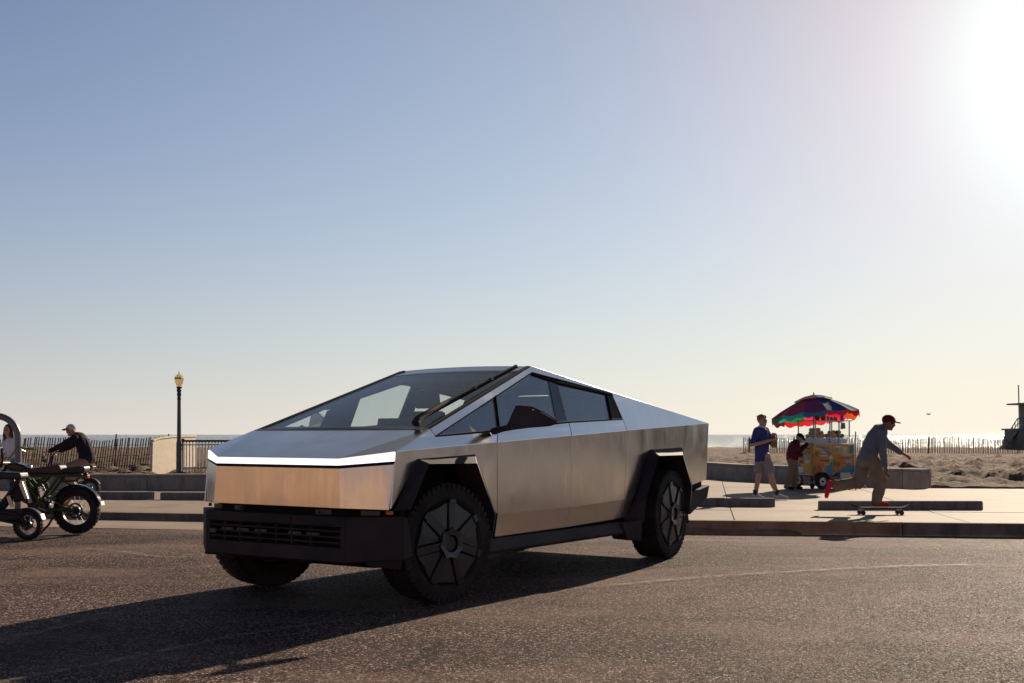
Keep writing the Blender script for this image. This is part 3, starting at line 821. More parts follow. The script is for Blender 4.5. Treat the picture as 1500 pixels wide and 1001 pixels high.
# wheels (local: y is the axle, outwards is +y)
def make_wheel():
    w = MB()
    w.lathe([(.0, .06), (.10, .07), (.20, .03), (.245, .08), (.262, .112), (.268, .118), (.272, .10), (.24, -.10), (.05, -.11)], axis='Y', n=48)
    wheel = w.build('wheel', M['dark_metal'], None, smooth=35)
    t = MB()
    half = [(.262, .100), (.300, .118), (.322, .139), (.352, .143), (.360, .139), (.388, .139), (.410, .131), (.421, .112), (.424, .06), (.425, 0)]
    t.lathe(half + [(r_, -h_) for r_, h_ in half[-2::-1]], axis='Y', n=96)
    nl = 52
    for k in range(nl):
        a = 2 * math.pi * k / nl
        for (ho, wd, hh, da, ln) in ((.116, .042, .009, 0., .038), (-.116, .042, .009, .5, .038), (.062, .046, .008, .5, .040), (-.062, .046, .008, 0., .040), (.0, .044, .008, .25, .038)):
            aa = a + da * 2 * math.pi / nl
            Rm = Matrix.Rotation(-aa, 3, 'Y')
            c0 = Rm @ Vector((.4225 if abs(ho) < .1 else .418, ho, 0))
            t.box(c0, (hh * 2, wd, ln), rot=Rm @ Matrix.Rotation(.3 if ho > 0 else -.3, 3, 'X'))
        # shoulder lugs biting into the sidewall
        aa = a; Rm = Matrix.Rotation(-aa, 3, 'Y')
        for sg in (1, -1):
            t.box(Rm @ Vector((.392 + .008 * (k % 2), sg * .135, 0)), (.040, .014, .026 if k % 2 else .034), rot=Rm)
    t.build('tyre', M['tyre'], wheel, smooth=35)
    # aero cover: seven flat wedges, seven raised spokes ending in tabs, clawed hub
    cv = MB(); n7 = 7
    P = lambda r_, a, h_: (r_ * math.cos(a), h_, r_ * math.sin(a))
    a0 = math.radians(95)
    cv.lathe([(.0, .130), (.10, .130), (.302, .126), (.302, .10)], axis='Y', n=7 * 6)
    cover = cv.build('wheel_cover', M['black'], wheel)
    wedge = None; spoke = None
    for k in range(n7):
        a = a0 + 2 * math.pi * k / n7; am = a + math.pi / n7
        for sg in (0, 1):
            e0, e1 = (a + .135, am - .012) if sg == 0 else (am + .012, a + 2 * math.pi / n7 - .135)
            i0, i1 = (a + .30, am - .03) if sg == 0 else (am + .03, a + 2 * math.pi / n7 - .30)
            q = [P(.112, i0, .150), P(.112, i1, .150), P(.252 if sg == 0 else .275, e1, .131), P(.275 if sg == 0 else .252, e0, .131)]
            if sg: q = [P(.112, i0, .150), P(.112, i1, .150), P(.275, e1, .131), P(.252, e0, .131)]
        q = [P(.110, a + .34, .150), P(.110, am, .150), P(.110, a + 2 * math.pi / n7 - .34, .150), P(.298, a + 2 * math.pi / n7 - .118, .136), P(.277, am, .139), P(.298, a + .118, .136)]
        MB().prism(q, (0, -.018, 0)).build('cover_wedge', M['cover_panel'], cover, bevel=.003)
        dr, dt = Vector(P(1, a, 0)), Vector(P(1, a + math.pi / 2, 0)); up_ = Vector((0, 1, 0))
        sp = MB()
        def sv(r_, w_, h_): return tuple(dr * r_ + dt * w_ + up_ * h_)
        sp.hexa([sv(.10, -.030, .135), sv(.10, .030, .135), sv(.285, .034, .122), sv(.285, -.034, .122), sv(.10, -.026, .166), sv(.10, .026, .166), sv(.285, .030, .149), sv(.285, -.030, .149)])
        sp.hexa([sv(.284, -.036, .125), sv(.284, .036, .125), sv(.322, .026, .135), sv(.322, -.026, .135), sv(.284, -.032, .158), sv(.284, .032, .158), sv(.318, .024, .155), sv(.318, -.024, .155)])
        sp.build('cover_spoke', M['cover'], cover, bevel=.003)
    hb = MB(); ro, ri = [], []
    for k in range(14):
        a = a0 + math.pi * k / n7
        ro.append((.118 if k % 2 == 0 else .098, a)); ri.append((.062, a))
    vs_ = [P(r_, a, .178) for r_, a in ro] + [P(r_, a, .172) for r_, a in ri] + [P(r_ + .006, a, .145) for r_, a in ro] + [P(r_, a, .150) for r_, a in ri]
    fs = []
    for k in range(14):
        j = (k + 1) % 14
        fs += [(k, j, 14 + j, 14 + k), (k, j, 28 + j, 28 + k), (14 + k, 14 + j, 42 + j, 42 + k)]
    hb.add(vs_, fs).build('hub_ring', M['gun_metal'], cover, bevel=.002)
    MB().lathe([(.0, .157), (.052, .157), (.056, .150)], axis='Y', n=14).build('hub_cap', M['cover'], cover)
    return wheel
wh = make_wheel(); wh.parent = truck
RZ = .436
wh.location = (0, .845, RZ); wh.rotation_euler = (0, 0, R(-11))
for x, s, st, spin in ((0, -1, -11, .5), (-3.635, 1, 4, .25), (-3.635, -1, 4, .9)):
    c = copy_tree(wh, truck)
    c.location = (x, s * .845, RZ)
    c.rotation_euler = Matrix.Rotation(R(st) + (math.pi if s < 0 else 0), 4, 'Z').to_euler() if spin == 0 else (Matrix.Rotation(R(st) + (math.pi if s < 0 else 0), 4, 'Z') @ Matrix.Rotation(spin, 4, 'Y')).to_euler()
# ------------------------------------------------------------------ walls, kerb-side concrete, fences
def strip_wall(name, pts, width, z0, h, m, cap=None):
    """low wall along a polyline; each length between joints is a piece with its own cap edge"""
    root = empty(name, (pts[0][0], pts[0][1], 0))
    o = Vector((pts[0][0], pts[0][1], 0))
    dirs = [(Vector(pts[i + 1]) - Vector(pts[i])).normalized() for i in range(len(pts) - 1)]
    nrm = []
    for i in range(len(pts)):
        d = dirs[max(i - 1, 0)] + dirs[min(i, len(dirs) - 1)]; d.normalize(); nrm.append(Vector((-d.y, d.x)))
    for i in range(len(pts) - 1):
        d = dirs[i] * .004
        a, b = Vector(pts[i]) + d, Vector(pts[i + 1]) - d
        na, nb = nrm[i] * width, nrm[i + 1] * width
        q = [a, b, b + nb, a + na]
        MB().hexa([(p.x - o.x, p.y - o.y, z0) for p in q] + [(p.x - o.x, p.y - o.y, z0 + h - .07) for p in q]).build('wall_length', m, root, bevel=.012)
        e = .02
        q = [a - nrm[i] * e, b - nrm[i + 1] * e, b + nb + nrm[i + 1] * e, a + na + nrm[i] * e]
        MB().hexa([(p.x - o.x, p.y - o.y, z0 + h - .068) for p in q] + [(p.x - o.x, p.y - o.y, z0 + h) for p in q]).build('coping_stone', m, root, bevel=.014)
    return root
def sub(pts, step):
    out = [pts[0]]
    for a, b in zip(pts[:-1], pts[1:]):
        n = max(1, round((Vector(b) - Vector(a)).length / step))
        for k in range(1, n + 1): out.append(tuple(Vector(a).lerp(Vector(b), k / n)))
    return out
w = strip_wall('seat_wall', sub([(9.98, 28.3), (9.70, 28.75), (8.6, 29.75), (7.5, 31.1), (6.4, 32.9), (5.9, 35.0), (5.6, 37.4)], 1.3), -.42, -.20, .56, M['wall'])
tag(w, 'curving low concrete seat wall ending beside the fruit cart', 'wall')
w = strip_wall('seat_wall', sub([(-2.5, 27.6), (-6.0, 27.35), (-16.5, 27.35)], 2.4), -.40, -.20, .47, M['wall'])
tag(w, 'straight low concrete wall below the slatted snow fence', 'wall')

def wheel_stop(x0, x1, y0, y1, label):
    root = empty('wheel_stop', ((x0 + x1) / 2, (y0 + y1) / 2, 0), math.atan2(y1 - y0, x1 - x0))
    ln = math.hypot(x1 - x0, y1 - y0) / 2
    zg = walk_z(((y0 + y1) / 2) - kerb_y((x0 + x1) / 2) - .175) - .006
    prof = [(-.085, 0), (-.075, .13), (-.055, .16), (.055, .16), (.075, .13), (.085, 0)]
    MB().prism([(-ln, y, zg + z) for y, z in prof], (2 * ln, 0, 0)).build('stop_block', M['stop'], root, bevel=.018)
    for s in (-.6, .6):
        MB().lathe([(0, .003), (.022, .003), (.022, -.01)], (s * ln, 0, zg + .16), n=12).build('anchor_pin', M['dark_metal'], root)
    return tag(root, label, 'wheel stop', 'concrete wheel stops along the promenade edge')
wheel_stop(5.2, 7.95, 19.62, 19.60, 'concrete wheel stop right behind the red-shod skateboarder')
wheel_stop(1.95, 4.66, 20.75, 20.55, 'concrete wheel stop at the feet of the man in blue polo')
wheel_stop(-9.75, -7.02, 22.95, 22.8, 'concrete wheel stop lying behind the parked bikes')
wheel_stop(-6.90, -4.2, 22.78, 22.6, 'concrete wheel stop lying between lamp post and truck nose')

M['picket'] = noisy('weathered_picket', (.13, .085, .06), (.23, .16, .12), 3, .9, (60, .4, .003))
M['picket_far'] = noisy('sun_bleached_picket', (.11, .08, .06), (.16, .12, .09), 3, .9, None)
# slatted snow fence on the left: every picket on its own
fence = tag(empty('snow_fence', (-16, 38, -.06)), 'weathered slatted snow fence on the sand behind the straight low wall', 'fence')
pk_mesh = [MB().hexa([(-.019, -.006, 0), (.019, -.006, 0), (.019, .006, 0), (-.019, .006, 0), (-.018, -.006, 1.2 + dh), (.018, -.006, 1.2 + dh2), (.018, .006, 1.2 + dh2), (-.018, .006, 1.2 + dh)]).mesh('picket', M['picket']) for dh, dh2 in ((0, .012), (.012, 0), (-.01, .004), (.006, .006))]
x = -5.0; k = 0
def sag(x): return .05 * math.sin(x * 1.9) + .03 * math.sin(x * 4.3 + 1)
while x < 4.65:
    o = bpy.data.objects.new('picket', pk_mesh[k % 4]); COL.objects.link(o); o.parent = fence
    o.location = (x, random.uniform(-.01, .01), sag(x) - .05)
    o.rotation_euler = (random.uniform(-.02, .02), R(8) + random.gauss(0, .010), random.uniform(-.2, .2))
    x += .086 + random.uniform(-.004, .004); k += 1
for h_ in (.30, .62, .96):
    MB().tube([(xx, -.016, sag(xx) + h_ - .05) for xx in np.arange(-5, 4.8, .4)], .006, 5).build('fence_wire', M['dark_metal'], fence)
for xx, tl_ in ((-4.2, .03), (-.55, -.16), (2.95, .05), (4.72, .0)):
    MB().tube([(xx, .03, -.3), (xx + tl_ * .5, .03, .6), (xx + tl_, .03, 1.28)], .026, 6).build('fence_post', M['picket'], fence)

# far fence in front of the water on the right
ff = tag(empty('beach_fence', (30, 85, -.27)), 'long thin slatted fence crossing the sand before the glittering sea', 'fence')
p = MB(); x = -13.
while x < 17:
    h_ = 1.16 + random.uniform(-.06, .06) + .06 * math.sin(x * .8)
    ln = random.gauss(0, .03); z_ = .06 * math.sin(x * .5)
    p.hexa([(x - .026, -.006, z_ - .2), (x + .026, -.006, z_ - .2), (x + .026, .006, z_ - .2), (x - .026, .006, z_ - .2), (x - .024 + ln, -.006, z_ + h_), (x + .024 + ln, -.006, z_ + h_), (x + .024 + ln, .006, z_ + h_), (x - .024 + ln, .006, z_ + h_)])
    x += .125
tag(p.build('picket', M['picket_far'], ff), kind='stuff')
for h_ in (.35, .85):
    MB().tube([(xx, .012, .06 * math.sin(xx * .5) + h_) for xx in np.arange(-13, 17, .8)], .010, 4).build('fence_wire', M['dark_metal'], ff)
for xx in np.arange(-12.6, 17, 3.3):
    MB().tube([(xx, .04, -.4), (xx + random.gauss(0, .04), .04, 1.3)], .04, 6).build('fence_post', M['picket_far'], ff)

# cream pylon and the metal railing beside it
# (a short wall running back from the path: the face we see also faces the sun)
py = empty('concrete_pylon', (-10.27, 33.0, -.05), math.atan2(1, .1))
tag(py, 'cream battered concrete pylon beside the lamp post', 'pylon')
MB().prism([(.0, 0, -.2), (3.4, 0, -.2), (3.4, 0, 1.17), (1.6, 0, 1.165), (.6, 0, 1.12), (.07, 0, 1.05)], (0, .07, 0)).build('pylon_body', M['cream'], py, bevel=.015)
MB().prism([(.05, -.03, 1.056), (.6, -.03, 1.126), (1.6, -.03, 1.171), (3.42, -.03, 1.176), (3.42, -.03, 1.226), (1.6, -.03, 1.221), (.6, -.03, 1.176), (.05, -.03, 1.106)], (0, .12, 0)).build('coping', M['cream'], py, bevel=.012)
rail = tag(empty('metal_railing', (-9.55, 33.6, -.06)), 'metal picket railing between cream pylon and truck nose', 'railing')
M['pale_metal'] = mat('pale_painted_metal', (.55, .50, .44), .5)
for z_, r_ in ((1.08, .030), (.97, .014), (.30, .016), (.10, .020)):
    MB().box((2.4, 0, z_), (4.9, .045, r_ * 2)).build('rail_bar', M['dark_metal'], rail)
pm = MB().box((0, 0, .575), (.028, .028, .95)).mesh('rail_picket', M['pale_metal'])
for k in range(52):
    o = bpy.data.objects.new('rail_picket', pm); COL.objects.link(o); o.parent = rail; o.location = (.02 + k * .0925, -.0375, 0)
for xx in (0., 2.4, 4.8): MB().box((xx, .01, .5), (.07, .07, 1.3)).build('rail_post', M['dark_metal'], rail)

# lamp post
M['lantern'] = mat('amber_lantern_glass', (.85, .70, .42), .25, 0, .5)
m = M['lantern']; tl_ = N(m, 'ShaderNodeBsdfTranslucent'); tl_.inputs[0].default_value = (.98, .88, .64, 1); mx_ = N(m, 'ShaderNodeMixShader'); mx_.inputs[0].default_value = .6
L(m, bsdf(m).outputs[0], mx_.inputs[1]); L(m, tl_.outputs[0], mx_.inputs[2]); L(m, mx_.outputs[0], m.node_tree.nodes['Material Output'].inputs['Surface'])
lp = tag(empty('lamp_post', (-9.59, 33.35, -.08)), 'slim grey lamp post with an amber acorn lantern', 'lamp post')
M['lamp_paint'] = mat('lamp_post_paint', (.10, .10, .105), .55)
MB().lathe([(.0, 0), (.105, 0), (.105, .10), (.085, .16), (.080, 1.05), (.062, 1.12), (.050, 2.30), (.0, 2.30)], n=16).build('pole', M['lamp_paint'], lp, smooth=40)
MB().lathe([(.046, 2.28), (.062, 2.31), (.046, 2.36), (.066, 2.44), (.05, 2.50), (.075, 2.56), (.055, 2.60), (.09, 2.66), (.0, 2.67)], n=16).build('collar', M['dark_metal'], lp, smooth=50)
ln_ = MB().lathe([(.06, 2.67), (.115, 2.78), (.135, 2.88), (.125, 2.95), (.07, 3.01), (.0, 3.04)], n=8).build('lantern', M['lantern'], lp)
MB().lathe([(.135, 2.885), (.142, 2.90), (.13, 2.925)], n=8).build('lantern_band', M['dark_metal'], ln_)
MB().lathe([(.0, 3.03), (.022, 3.035), (.012, 3.06), (.018, 3.08), (.0, 3.11)], n=10).build('finial', M['dark_metal'], ln_)

# worn paint and tyre marks on the asphalt (thin sheets, a few millimetres proud)
def ribbon(name, pts, w, label, z=.0155, m='paint_worn', label_kind='structure'):
    vs_ = []; ed = []
    for i, p in enumerate(pts):
        d = Vector(pts[min(i + 1, len(pts) - 1)]) - Vector(pts[max(i - 1, 0)]); d.normalize()
        n_ = Vector((-d.y, d.x)); end = min(1., min(i, len(pts) - 1 - i) / 6)
        wob = .25 * w * mnoise.noise(Vector((p[0] * 1.7, p[1] * 1.7, 1)))
        for s, e in ((1, 0.), (.4, .8), (-.4, .8), (-1, 0.)):
            q = (s * w * .9 + wob); vs_.append((p[0] + q * n_.x, p[1] + q * n_.y, asphalt_z(p[0], p[1]) + z)); ed.append(e * end)
    fs = [(4 * i + j, 4 * i + j + 1, 4 * i + j + 5, 4 * i + j + 4) for i in range(len(pts) - 1) for j in range(3)]
    o_ = MB().add(vs_, fs).build(name, M[m])
    o_.data.attributes.new('edge_wear', 'FLOAT', 'POINT').data.foreach_set('value', ed)
    return tag(o_, label, kind=label_kind)
def gp(px, py): 
    d = 1695.8 * 1.2152 / (py - 636.3); return ((px - 750) / 1695.8 * d, d)
def curve(P_, n=40):
    P_ = [gp(*p) for p in P_]; out = []
    for i in range(len(P_) - 1):
        p0, p1, p2, p3 = (Vector(P_[max(0, min(len(P_) - 1, k))]) for k in (i - 1, i, i + 1, i + 2))
        for t in np.linspace(0, 1, n // (len(P_) - 1), endpoint=False):
            out.append(tuple(.5 * ((2 * p1) + (p2 - p0) * t + (2 * p0 - 5 * p1 + 4 * p2 - p3) * t * t + (3 * p1 - p0 - 3 * p2 + p3) * t ** 3)))
    return out + [P_[-1]]
ribbon('road_marking', curve([(-60, 1015), (100, 984), (200, 965), (330, 938), (440, 920), (560, 905)]), .045, 'long curved pale scrape across the shaded asphalt')
ribbon('road_marking', curve([(830, 866), (1000, 850), (1150, 840), (1330, 831), (1480, 829)]), .06, 'long curved pale scrape on the sunlit asphalt')
ribbon('road_marking', curve([(-20, 915), (30, 911), (70, 911), (85, 917), (70, 926), (40, 932), (-20, 934)], 48), .045, 'faded white painted ring on the asphalt')
ribbon('road_marking', curve([(40, 934), (80, 925), (120, 914), (160, 902)], 20), .05, 'faded white painted stroke beside the painted ring')
ribbon('road_marking', curve([(95, 906), (130, 905), (160, 902)], 12), .04, 'short faded white painted stroke')
ribbon('road_marking', curve([(40, 806), (150, 807), (240, 818), (310, 815)], 24), .07, 'faint pale scrape before the parked bikes')

# ------------------------------------------------------------------ bikes
M['green_paint'] = mat('dark_green_frame_paint', (.06, .085, .02), .35, .1)
M['brown_seat'] = noisy('brown_leather_seat', (.085, .035, .025), (.115, .05, .035), 8, .5, (80, .3, .002))
M['black_seat'] = mat('black_vinyl_seat', (.018, .018, .02), .45)
M['silver_panel'] = mat('silver_panel', (.62, .60, .57), .3, .6)
def spoked_wheel(name, parent, loc, Rr, tw, rim_in, lugs=36, spokes=18, yaw=0.):
    """local: axle along y"""
    e = MB().lathe([(rim_in, -.022), (rim_in + .012, -.028), (rim_in + .03, -.024), (rim_in + .03, .024), (rim_in + .012, .028), (rim_in, .022), (rim_in, -.022)], axis='Y', n=40).build(name, M['dark_metal'], parent, smooth=40)
    e.location = loc; e.rotation_euler = (0, 0, yaw)
    t = MB(); h = (Rr - rim_in - .012) / 2; rc = rim_in + .012 + h
    t.lathe([(rc + h * math.cos(a), tw / 2 * math.sin(a)) for a in np.linspace(-math.pi, math.pi, 15)], axis='Y', n=48)
    for k in range(lugs):
        a = 2 * math.pi * k / lugs; Rm = Matrix.Rotation(-a, 3, 'Y')
        for ho, da in ((.28, 0), (-.28, .5), (0, .25)):
            Rn = Matrix.Rotation(-(a + da * 2 * math.pi / lugs), 3, 'Y')
            t.box(Rn @ Vector((Rr - .004 - abs(ho) * .03, ho * tw, 0)), (.018, tw * .26, .6 * 2 * math.pi * Rr / lugs), rot=Rn)
    t.build('tyre', M['tyre'], e, smooth=40)
    hub = MB().lathe([(0, -.05), (.03, -.05), (.03, -.03), (.05, -.028), (.05, .028), (.03, .03), (.03, .05), (0, .05)], axis='Y', n=20).build('hub', M['gun_metal'], e, smooth=35)
    MB().lathe([(rim_in * .42, -.046), (rim_in * .55, -.045), (rim_in * .55, -.041), (rim_in * .42, -.040)], axis='Y', n=28).build('brake_disc', M['gun_metal'], e)
    for k in range(spokes):
        a = 2 * math.pi * k / spokes; b = a + (.35 if k % 2 else -.35)
        sg = .022 if k % 4 < 2 else -.022
        MB().tube([(.05 * math.cos(b), sg, .05 * math.sin(b)), (rim_in * math.cos(a), 0, rim_in * math.sin(a))], .0028, 4).build('spoke', M['chrome'], e)
    return e
def fender_arc(c, Rr, w, a0, a1, th=.006, n=20):
    m_ = MB(); vs_ = []
    for i in range(n + 1):
        a = a0 + (a1 - a0) * i / n
        for r_, y in ((Rr - .02, -w / 2), (Rr, -w * .32), (Rr, w * .32), (Rr - .02, w / 2), (Rr - .02 - th, w / 2 - .004), (Rr - th, w * .3), (Rr - th, -w * .3), (Rr - .02 - th, -w / 2 + .004)):
            vs_.append((c[0] + r_ * math.cos(a), c[1] + y, c[2] + r_ * math.sin(a)))
    fs = []
    for i in range(n):
        for j in range(8): fs.append((i * 8 + j, i * 8 + (j + 1) % 8, (i + 1) * 8 + (j + 1) % 8, (i + 1) * 8 + j))
    fs += [tuple(range(8)), tuple(n * 8 + j for j in range(7, -1, -1))]
    return m_.add(vs_, fs)
def long_seat(pts, w, m, name, parent, r=.02):
    """padded seat: side outline in x,z extruded across y"""
    return MB().prism([(x_, -w / 2, z_) for x_, z_ in pts], (0, w, 0)).build(name, m, parent, bevel=r)

# green framed fat-tyre electric motorbike (faces left, leaning on its stand)
eb = tag(empty('electric_bike', (-5.30, 14.1, .0), R(-4)), 'green framed fat-tyred electric bike with long brown and black seat', 'motorbike')
AX = .288
spoked_wheel('rear_wheel', eb, (0, 0, AX), .284, .105, .175)
spoked_wheel('front_wheel', eb, (-1.26, 0, AX), .284, .105, .175, yaw=R(14))
fender_arc((0, 0, AX), .318, .12, R(14), R(150)).build('rear_fender', M['gloss_black'], eb, smooth=40)
MB().box((.318, 0, .375), (.012, .10, .05), rot=Matrix.Rotation(R(-14), 3, 'Y')).build('fender_tip', M['silver_panel'], eb)
fr_ = MB()
for y in (-.075, .075):
    T_ = lambda *p: [(a, y, b) for a, b in p]
    fr_.tube(T_((-.70, .735), (-.50, .715), (.02, .715), (.10, .735)), .019, 8)
    fr_.tube(T_((-.18, .71), (-.40, .43), (-.45, .31)), .020, 8)
    fr_.tube(T_((-.36, .71), (-.50, .555), (-.60, .66)), .018, 8)
    fr_.tube(T_((-.70, .735), (-.52, .52), (-.38, .33)), .020, 8)
    fr_.tube(T_((-.18, .64), (.04, .655), (.10, .73)), .014, 8)
    fr_.tube(T_((-.45, .31), (0, AX)), .020, 8)
    fr_.tube(T_((-.30, .45), (-.14, .33), (0, AX)), .016, 8)
fr_.tube([(-.84, 0, .80), (-.70, 0, .735), (-.60, 0, .70)], .03, 8); fr_.tube([(-.84, 0, .70), (-.66, 0, .40), (-.45, 0, .31)], .026, 8)
for a, b in ((-.70, .735), (-.18, .71), (-.45, .31), (.04, .655)): fr_.tube([(a, -.075, b), (a, .075, b)], .016, 8)
fr_.build('frame', M['green_paint'], eb, smooth=50)
long_seat([(-.64, .735), (-.17, .735), (-.16, .80), (-.18, .845), (-.40, .815), (-.64, .79)], .20, M['brown_seat'], 'seat', eb)
long_seat([(-.155, .738), (.10, .738), (.135, .77), (.13, .825), (.06, .828), (-.155, .80)], .19, M['black_seat'], 'seat_pad', eb)
long_seat([(-.86, .80), (-.66, .745), (-.60, .79), (-.62, .835), (-.74, .87), (-.86, .85)], .16, M['gloss_black'], 'tank', eb)
MB().ball((-.585, -.02, .815), (.035, .05, .028), 10, 7).build('side_lamp', M['chrome'], eb, smooth=80)
MB().box((-.53, 0, .45), (.19, .13, .25), rot=Matrix.Rotation(R(-18), 3, 'Y')).build('battery_box', M['black_trim'], eb, bevel=.015)
MB().box((-.575, -.075, .475), (.05, .012, .20), rot=Matrix.Rotation(R(-18), 3, 'Y')).build('battery_plate', M['silver_panel'], eb, bevel=.004)
sp_ = MB()
hel = []
for i in range(61):
    a = i / 60 * 2 * math.pi * 6; t = i / 60
    hel.append((-.44 + .12 * t + .026 * math.cos(a), .0 + .026 * math.sin(a), .58 - .18 * t))
sp_.tube(hel, .006, 5); sp_.tube([(-.44, 0, .60), (-.32, 0, .38)], .012, 6)
sp_.build('shock_spring', M['grey_metal'], eb)
MB().lathe([(0, -.09), (.085, -.09), (.10, -.07), (.10, .07), (.085, .09), (0, .09)], (-.42, 0, .33), 'Y', 20).build('motor_case', M['dark_metal'], eb, smooth=40)
cr_ = MB().lathe([(.05, -.105), (.075, -.105), (.075, -.098), (.05, -.098), (.05, -.105)], (-.42, 0, .33), 'Y', 24).build('chainring', M['gun_metal'], eb)
MB().tube([(-.42, -.11, .33), (-.31, -.115, .28)], .010, 6).build('crank', M['chrome'], eb)
MB().box((-.29, -.16, .275), (.09, .08, .018)).build('pedal', M['black_trim'], eb)
ch_ = MB().tube([(-.42, -.102, .405), (0, -.06, AX + .05)], .007, 5).tube([(-.42, -.102, .255), (0, -.06, AX - .05)], .007, 5)
tag(ch_.build('chain', M['dark_metal'], eb), kind='stuff')
MB().tube([(-.25, -.09, .22), (-.30, -.11, .12), (-.40, -.13, .012), (-.43, -.15, .005)], .014, 7).build('kickstand', M['dark_metal'], eb)
MB().hexa([(-.135, -.088, .345), (-.095, -.088, .34), (-.03, -.088, .425), (-.045, -.088, .44), (-.135, -.078, .345), (-.095, -.078, .34), (-.03, -.078, .425), (-.045, -.078, .44)]).build('side_reflector', M['amber'], eb)
MB().box((.135, 0, .70), (.03, .07, .04)).build('tail_light', M['red_lens'], eb, bevel=.006)
fk = MB()
for y in (-.085, .085): fk.tube([(-1.26, y, AX), (-.90, y, .86)], [.024, .020], 8)
fk.tube([(-.96, -.085, .74), (-.96, .085, .74)], .022, 8); fk.tube([(-.90, -.085, .86), (-.90, .085, .86)], .022, 8)
fk.build('fork', M['dark_metal'], eb, smooth=50)
hb_ = MB().tube([(-.80, -.36, 1.04), (-.84, -.20, 1.06), (-.90, -.07, .88), (-.90, .07, .88), (-.84, .20, 1.06), (-.80, .36, 1.04)], .013, 8).build('handlebar', M['dark_metal'], eb, smooth=60)
for s in (-1, 1):
    MB().tube([(-.80, s * .36, 1.04), (-.785, s * .46, 1.035)], .019, 8).build('grip', M['black'], hb_)
    MB().tube([(-.83, s * .24, 1.06), (-.87, s * .34, 1.02), (-.86, s * .42, 1.0)], .006, 6).build('brake_lever', M['chrome'], hb_)
MB().lathe([(.0, -.07), (.07, -.06), (.085, 0), (.08, .02), (0, .025)], (-1.02, 0, .82), 'X', 20).build('headlight', M['gloss_black'], eb, smooth=50)

# small black moped in front of it, cut by the picture edge
mp_ = tag(empty('mini_moped', (-5.56, 13.3, .0), R(-6)), 'small black moped with flat seat and white rear reflector', 'moped')
spoked_wheel('rear_wheel', mp_, (0, 0, .175), .172, .085, .115, lugs=26, spokes=10)
spoked_wheel('front_wheel', mp_, (-1.02, 0, .175), .172, .085, .115, lugs=26, spokes=10, yaw=R(10))
fender_arc((0, 0, .175), .198, .10, R(22), R(165)).build('rear_fender', M['black_trim'], mp_, smooth=40)
MB().box((.175, -.0, .268), (.018, .085, .075), rot=Matrix.Rotation(R(-20), 3, 'Y')).build('rear_reflector', M['silver_panel'], mp_, bevel=.006)
long_seat([(-.62, .70), (-.06, .695), (-.035, .72), (-.05, .775), (-.30, .785), (-.62, .765)], .19, M['black_seat'], 'seat', mp_)
fm = MB()
for y in (-.06, .06):
    T_ = lambda *p: [(a, y, b) for a, b in p]
    fm.tube(T_((-.08, .69), (-.20, .52), (-.36, .33)), .028, 8)
    fm.tube(T_((-.36, .33), (-.10, .30), (.02, .19)), .026, 8); fm.tube(T_((-.36, .33), (-.70, .34), (-.82, .56)), .026, 8)
    fm.tube(T_((-.60, .69), (-.75, .62)), .02, 8); fm.tube(T_((-.40, .25), (0, .175)), .018, 8)
fm.tube([(-.84, 0, .52), (-.76, 0, .80)], .032, 8)
for a, b in ((-.36, .33), (-.08, .69), (-.82, .56), (-.10, .30)): fm.tube([(a, -.06, b), (a, .06, b)], .02, 8)
fm.build('frame', M['dark_metal'], mp_, smooth=50)
MB().hexa([(-.40, -.07, .20), (-.05, -.07, .24), (-.05, .07, .24), (-.40, .07, .20), (-.42, -.06, .35), (-.02, -.06, .36), (-.02, .06, .36), (-.42, .06, .35)]).build('belly_pan', M['black_trim'], mp_, bevel=.02)
MB().hexa([(-.145, -.05, .43), (.0, -.05, .47), (.0, .05, .47), (-.145, .05, .43), (-.20, -.05, .66), (-.06, -.05, .68), (-.06, .05, .68), (-.20, .05, .66)]).build('battery_box', M['black_trim'], mp_, bevel=.012)
MB().hexa([(-.005, -.062, .475), (.035, -.062, .478), (.035, -.045, .478), (-.005, -.045, .475), (-.085, -.062, .66), (-.035, -.062, .67), (-.035, -.045, .67), (-.085, -.045, .66)]).build('battery_plate', M['silver_panel'], mp_)
MB().hexa([(-.17, -.085, .38), (-.12, -.085, .38), (-.12, -.070, .38), (-.17, -.070, .38), (-.215, -.085, .50), (-.175, -.085, .515), (-.175, -.070, .515), (-.215, -.070, .50)]).build('side_plate', M['silver_panel'], mp_)
fk = MB()
for y in (-.07, .07): fk.tube([(-1.02, y, .175), (-.86, y, .62)], .018, 8)
fk.tube([(-.86, -.07, .62), (-.86, .07, .62)], .02, 8); fk.build('fork', M['dark_metal'], mp_)
MB().tube([(-.66, -.32, .98), (-.72, -.12, .98), (-.76, 0, .86), (-.72, .12, .98), (-.66, .32, .98)], .012, 8).build('handlebar', M['dark_metal'], mp_)
MB().tube([(-.32, -.08, .22), (-.42, -.16, .01)], .012, 6).build('kickstand', M['dark_metal'], mp_)

# steel hoop of the bike rack
hoop = [(.28, 0, -.12)] + [(.28, 0, z_) for z_ in (.3, .7, 1.0)] + [(.28 * math.cos(a), 0, 1.17 + .28 * math.sin(a)) for a in np.linspace(0, math.pi, 17)] + [(-.28, 0, z_) for z_ in (1.0, .7, .3, -.12)]
hp = MB().tube(hoop, .043, 14)
M['rack_paint'] = mat('grey_rack_paint', (.20, .19, .20), .35, .4)
o = hp.build('bike_rack', [M['rack_paint']], None, smooth=60); o.location = (-6.68, 15.0, .0)
tag(o, 'tall grey steel hoop of a bike rack behind the parked bikes', 'bike rack')

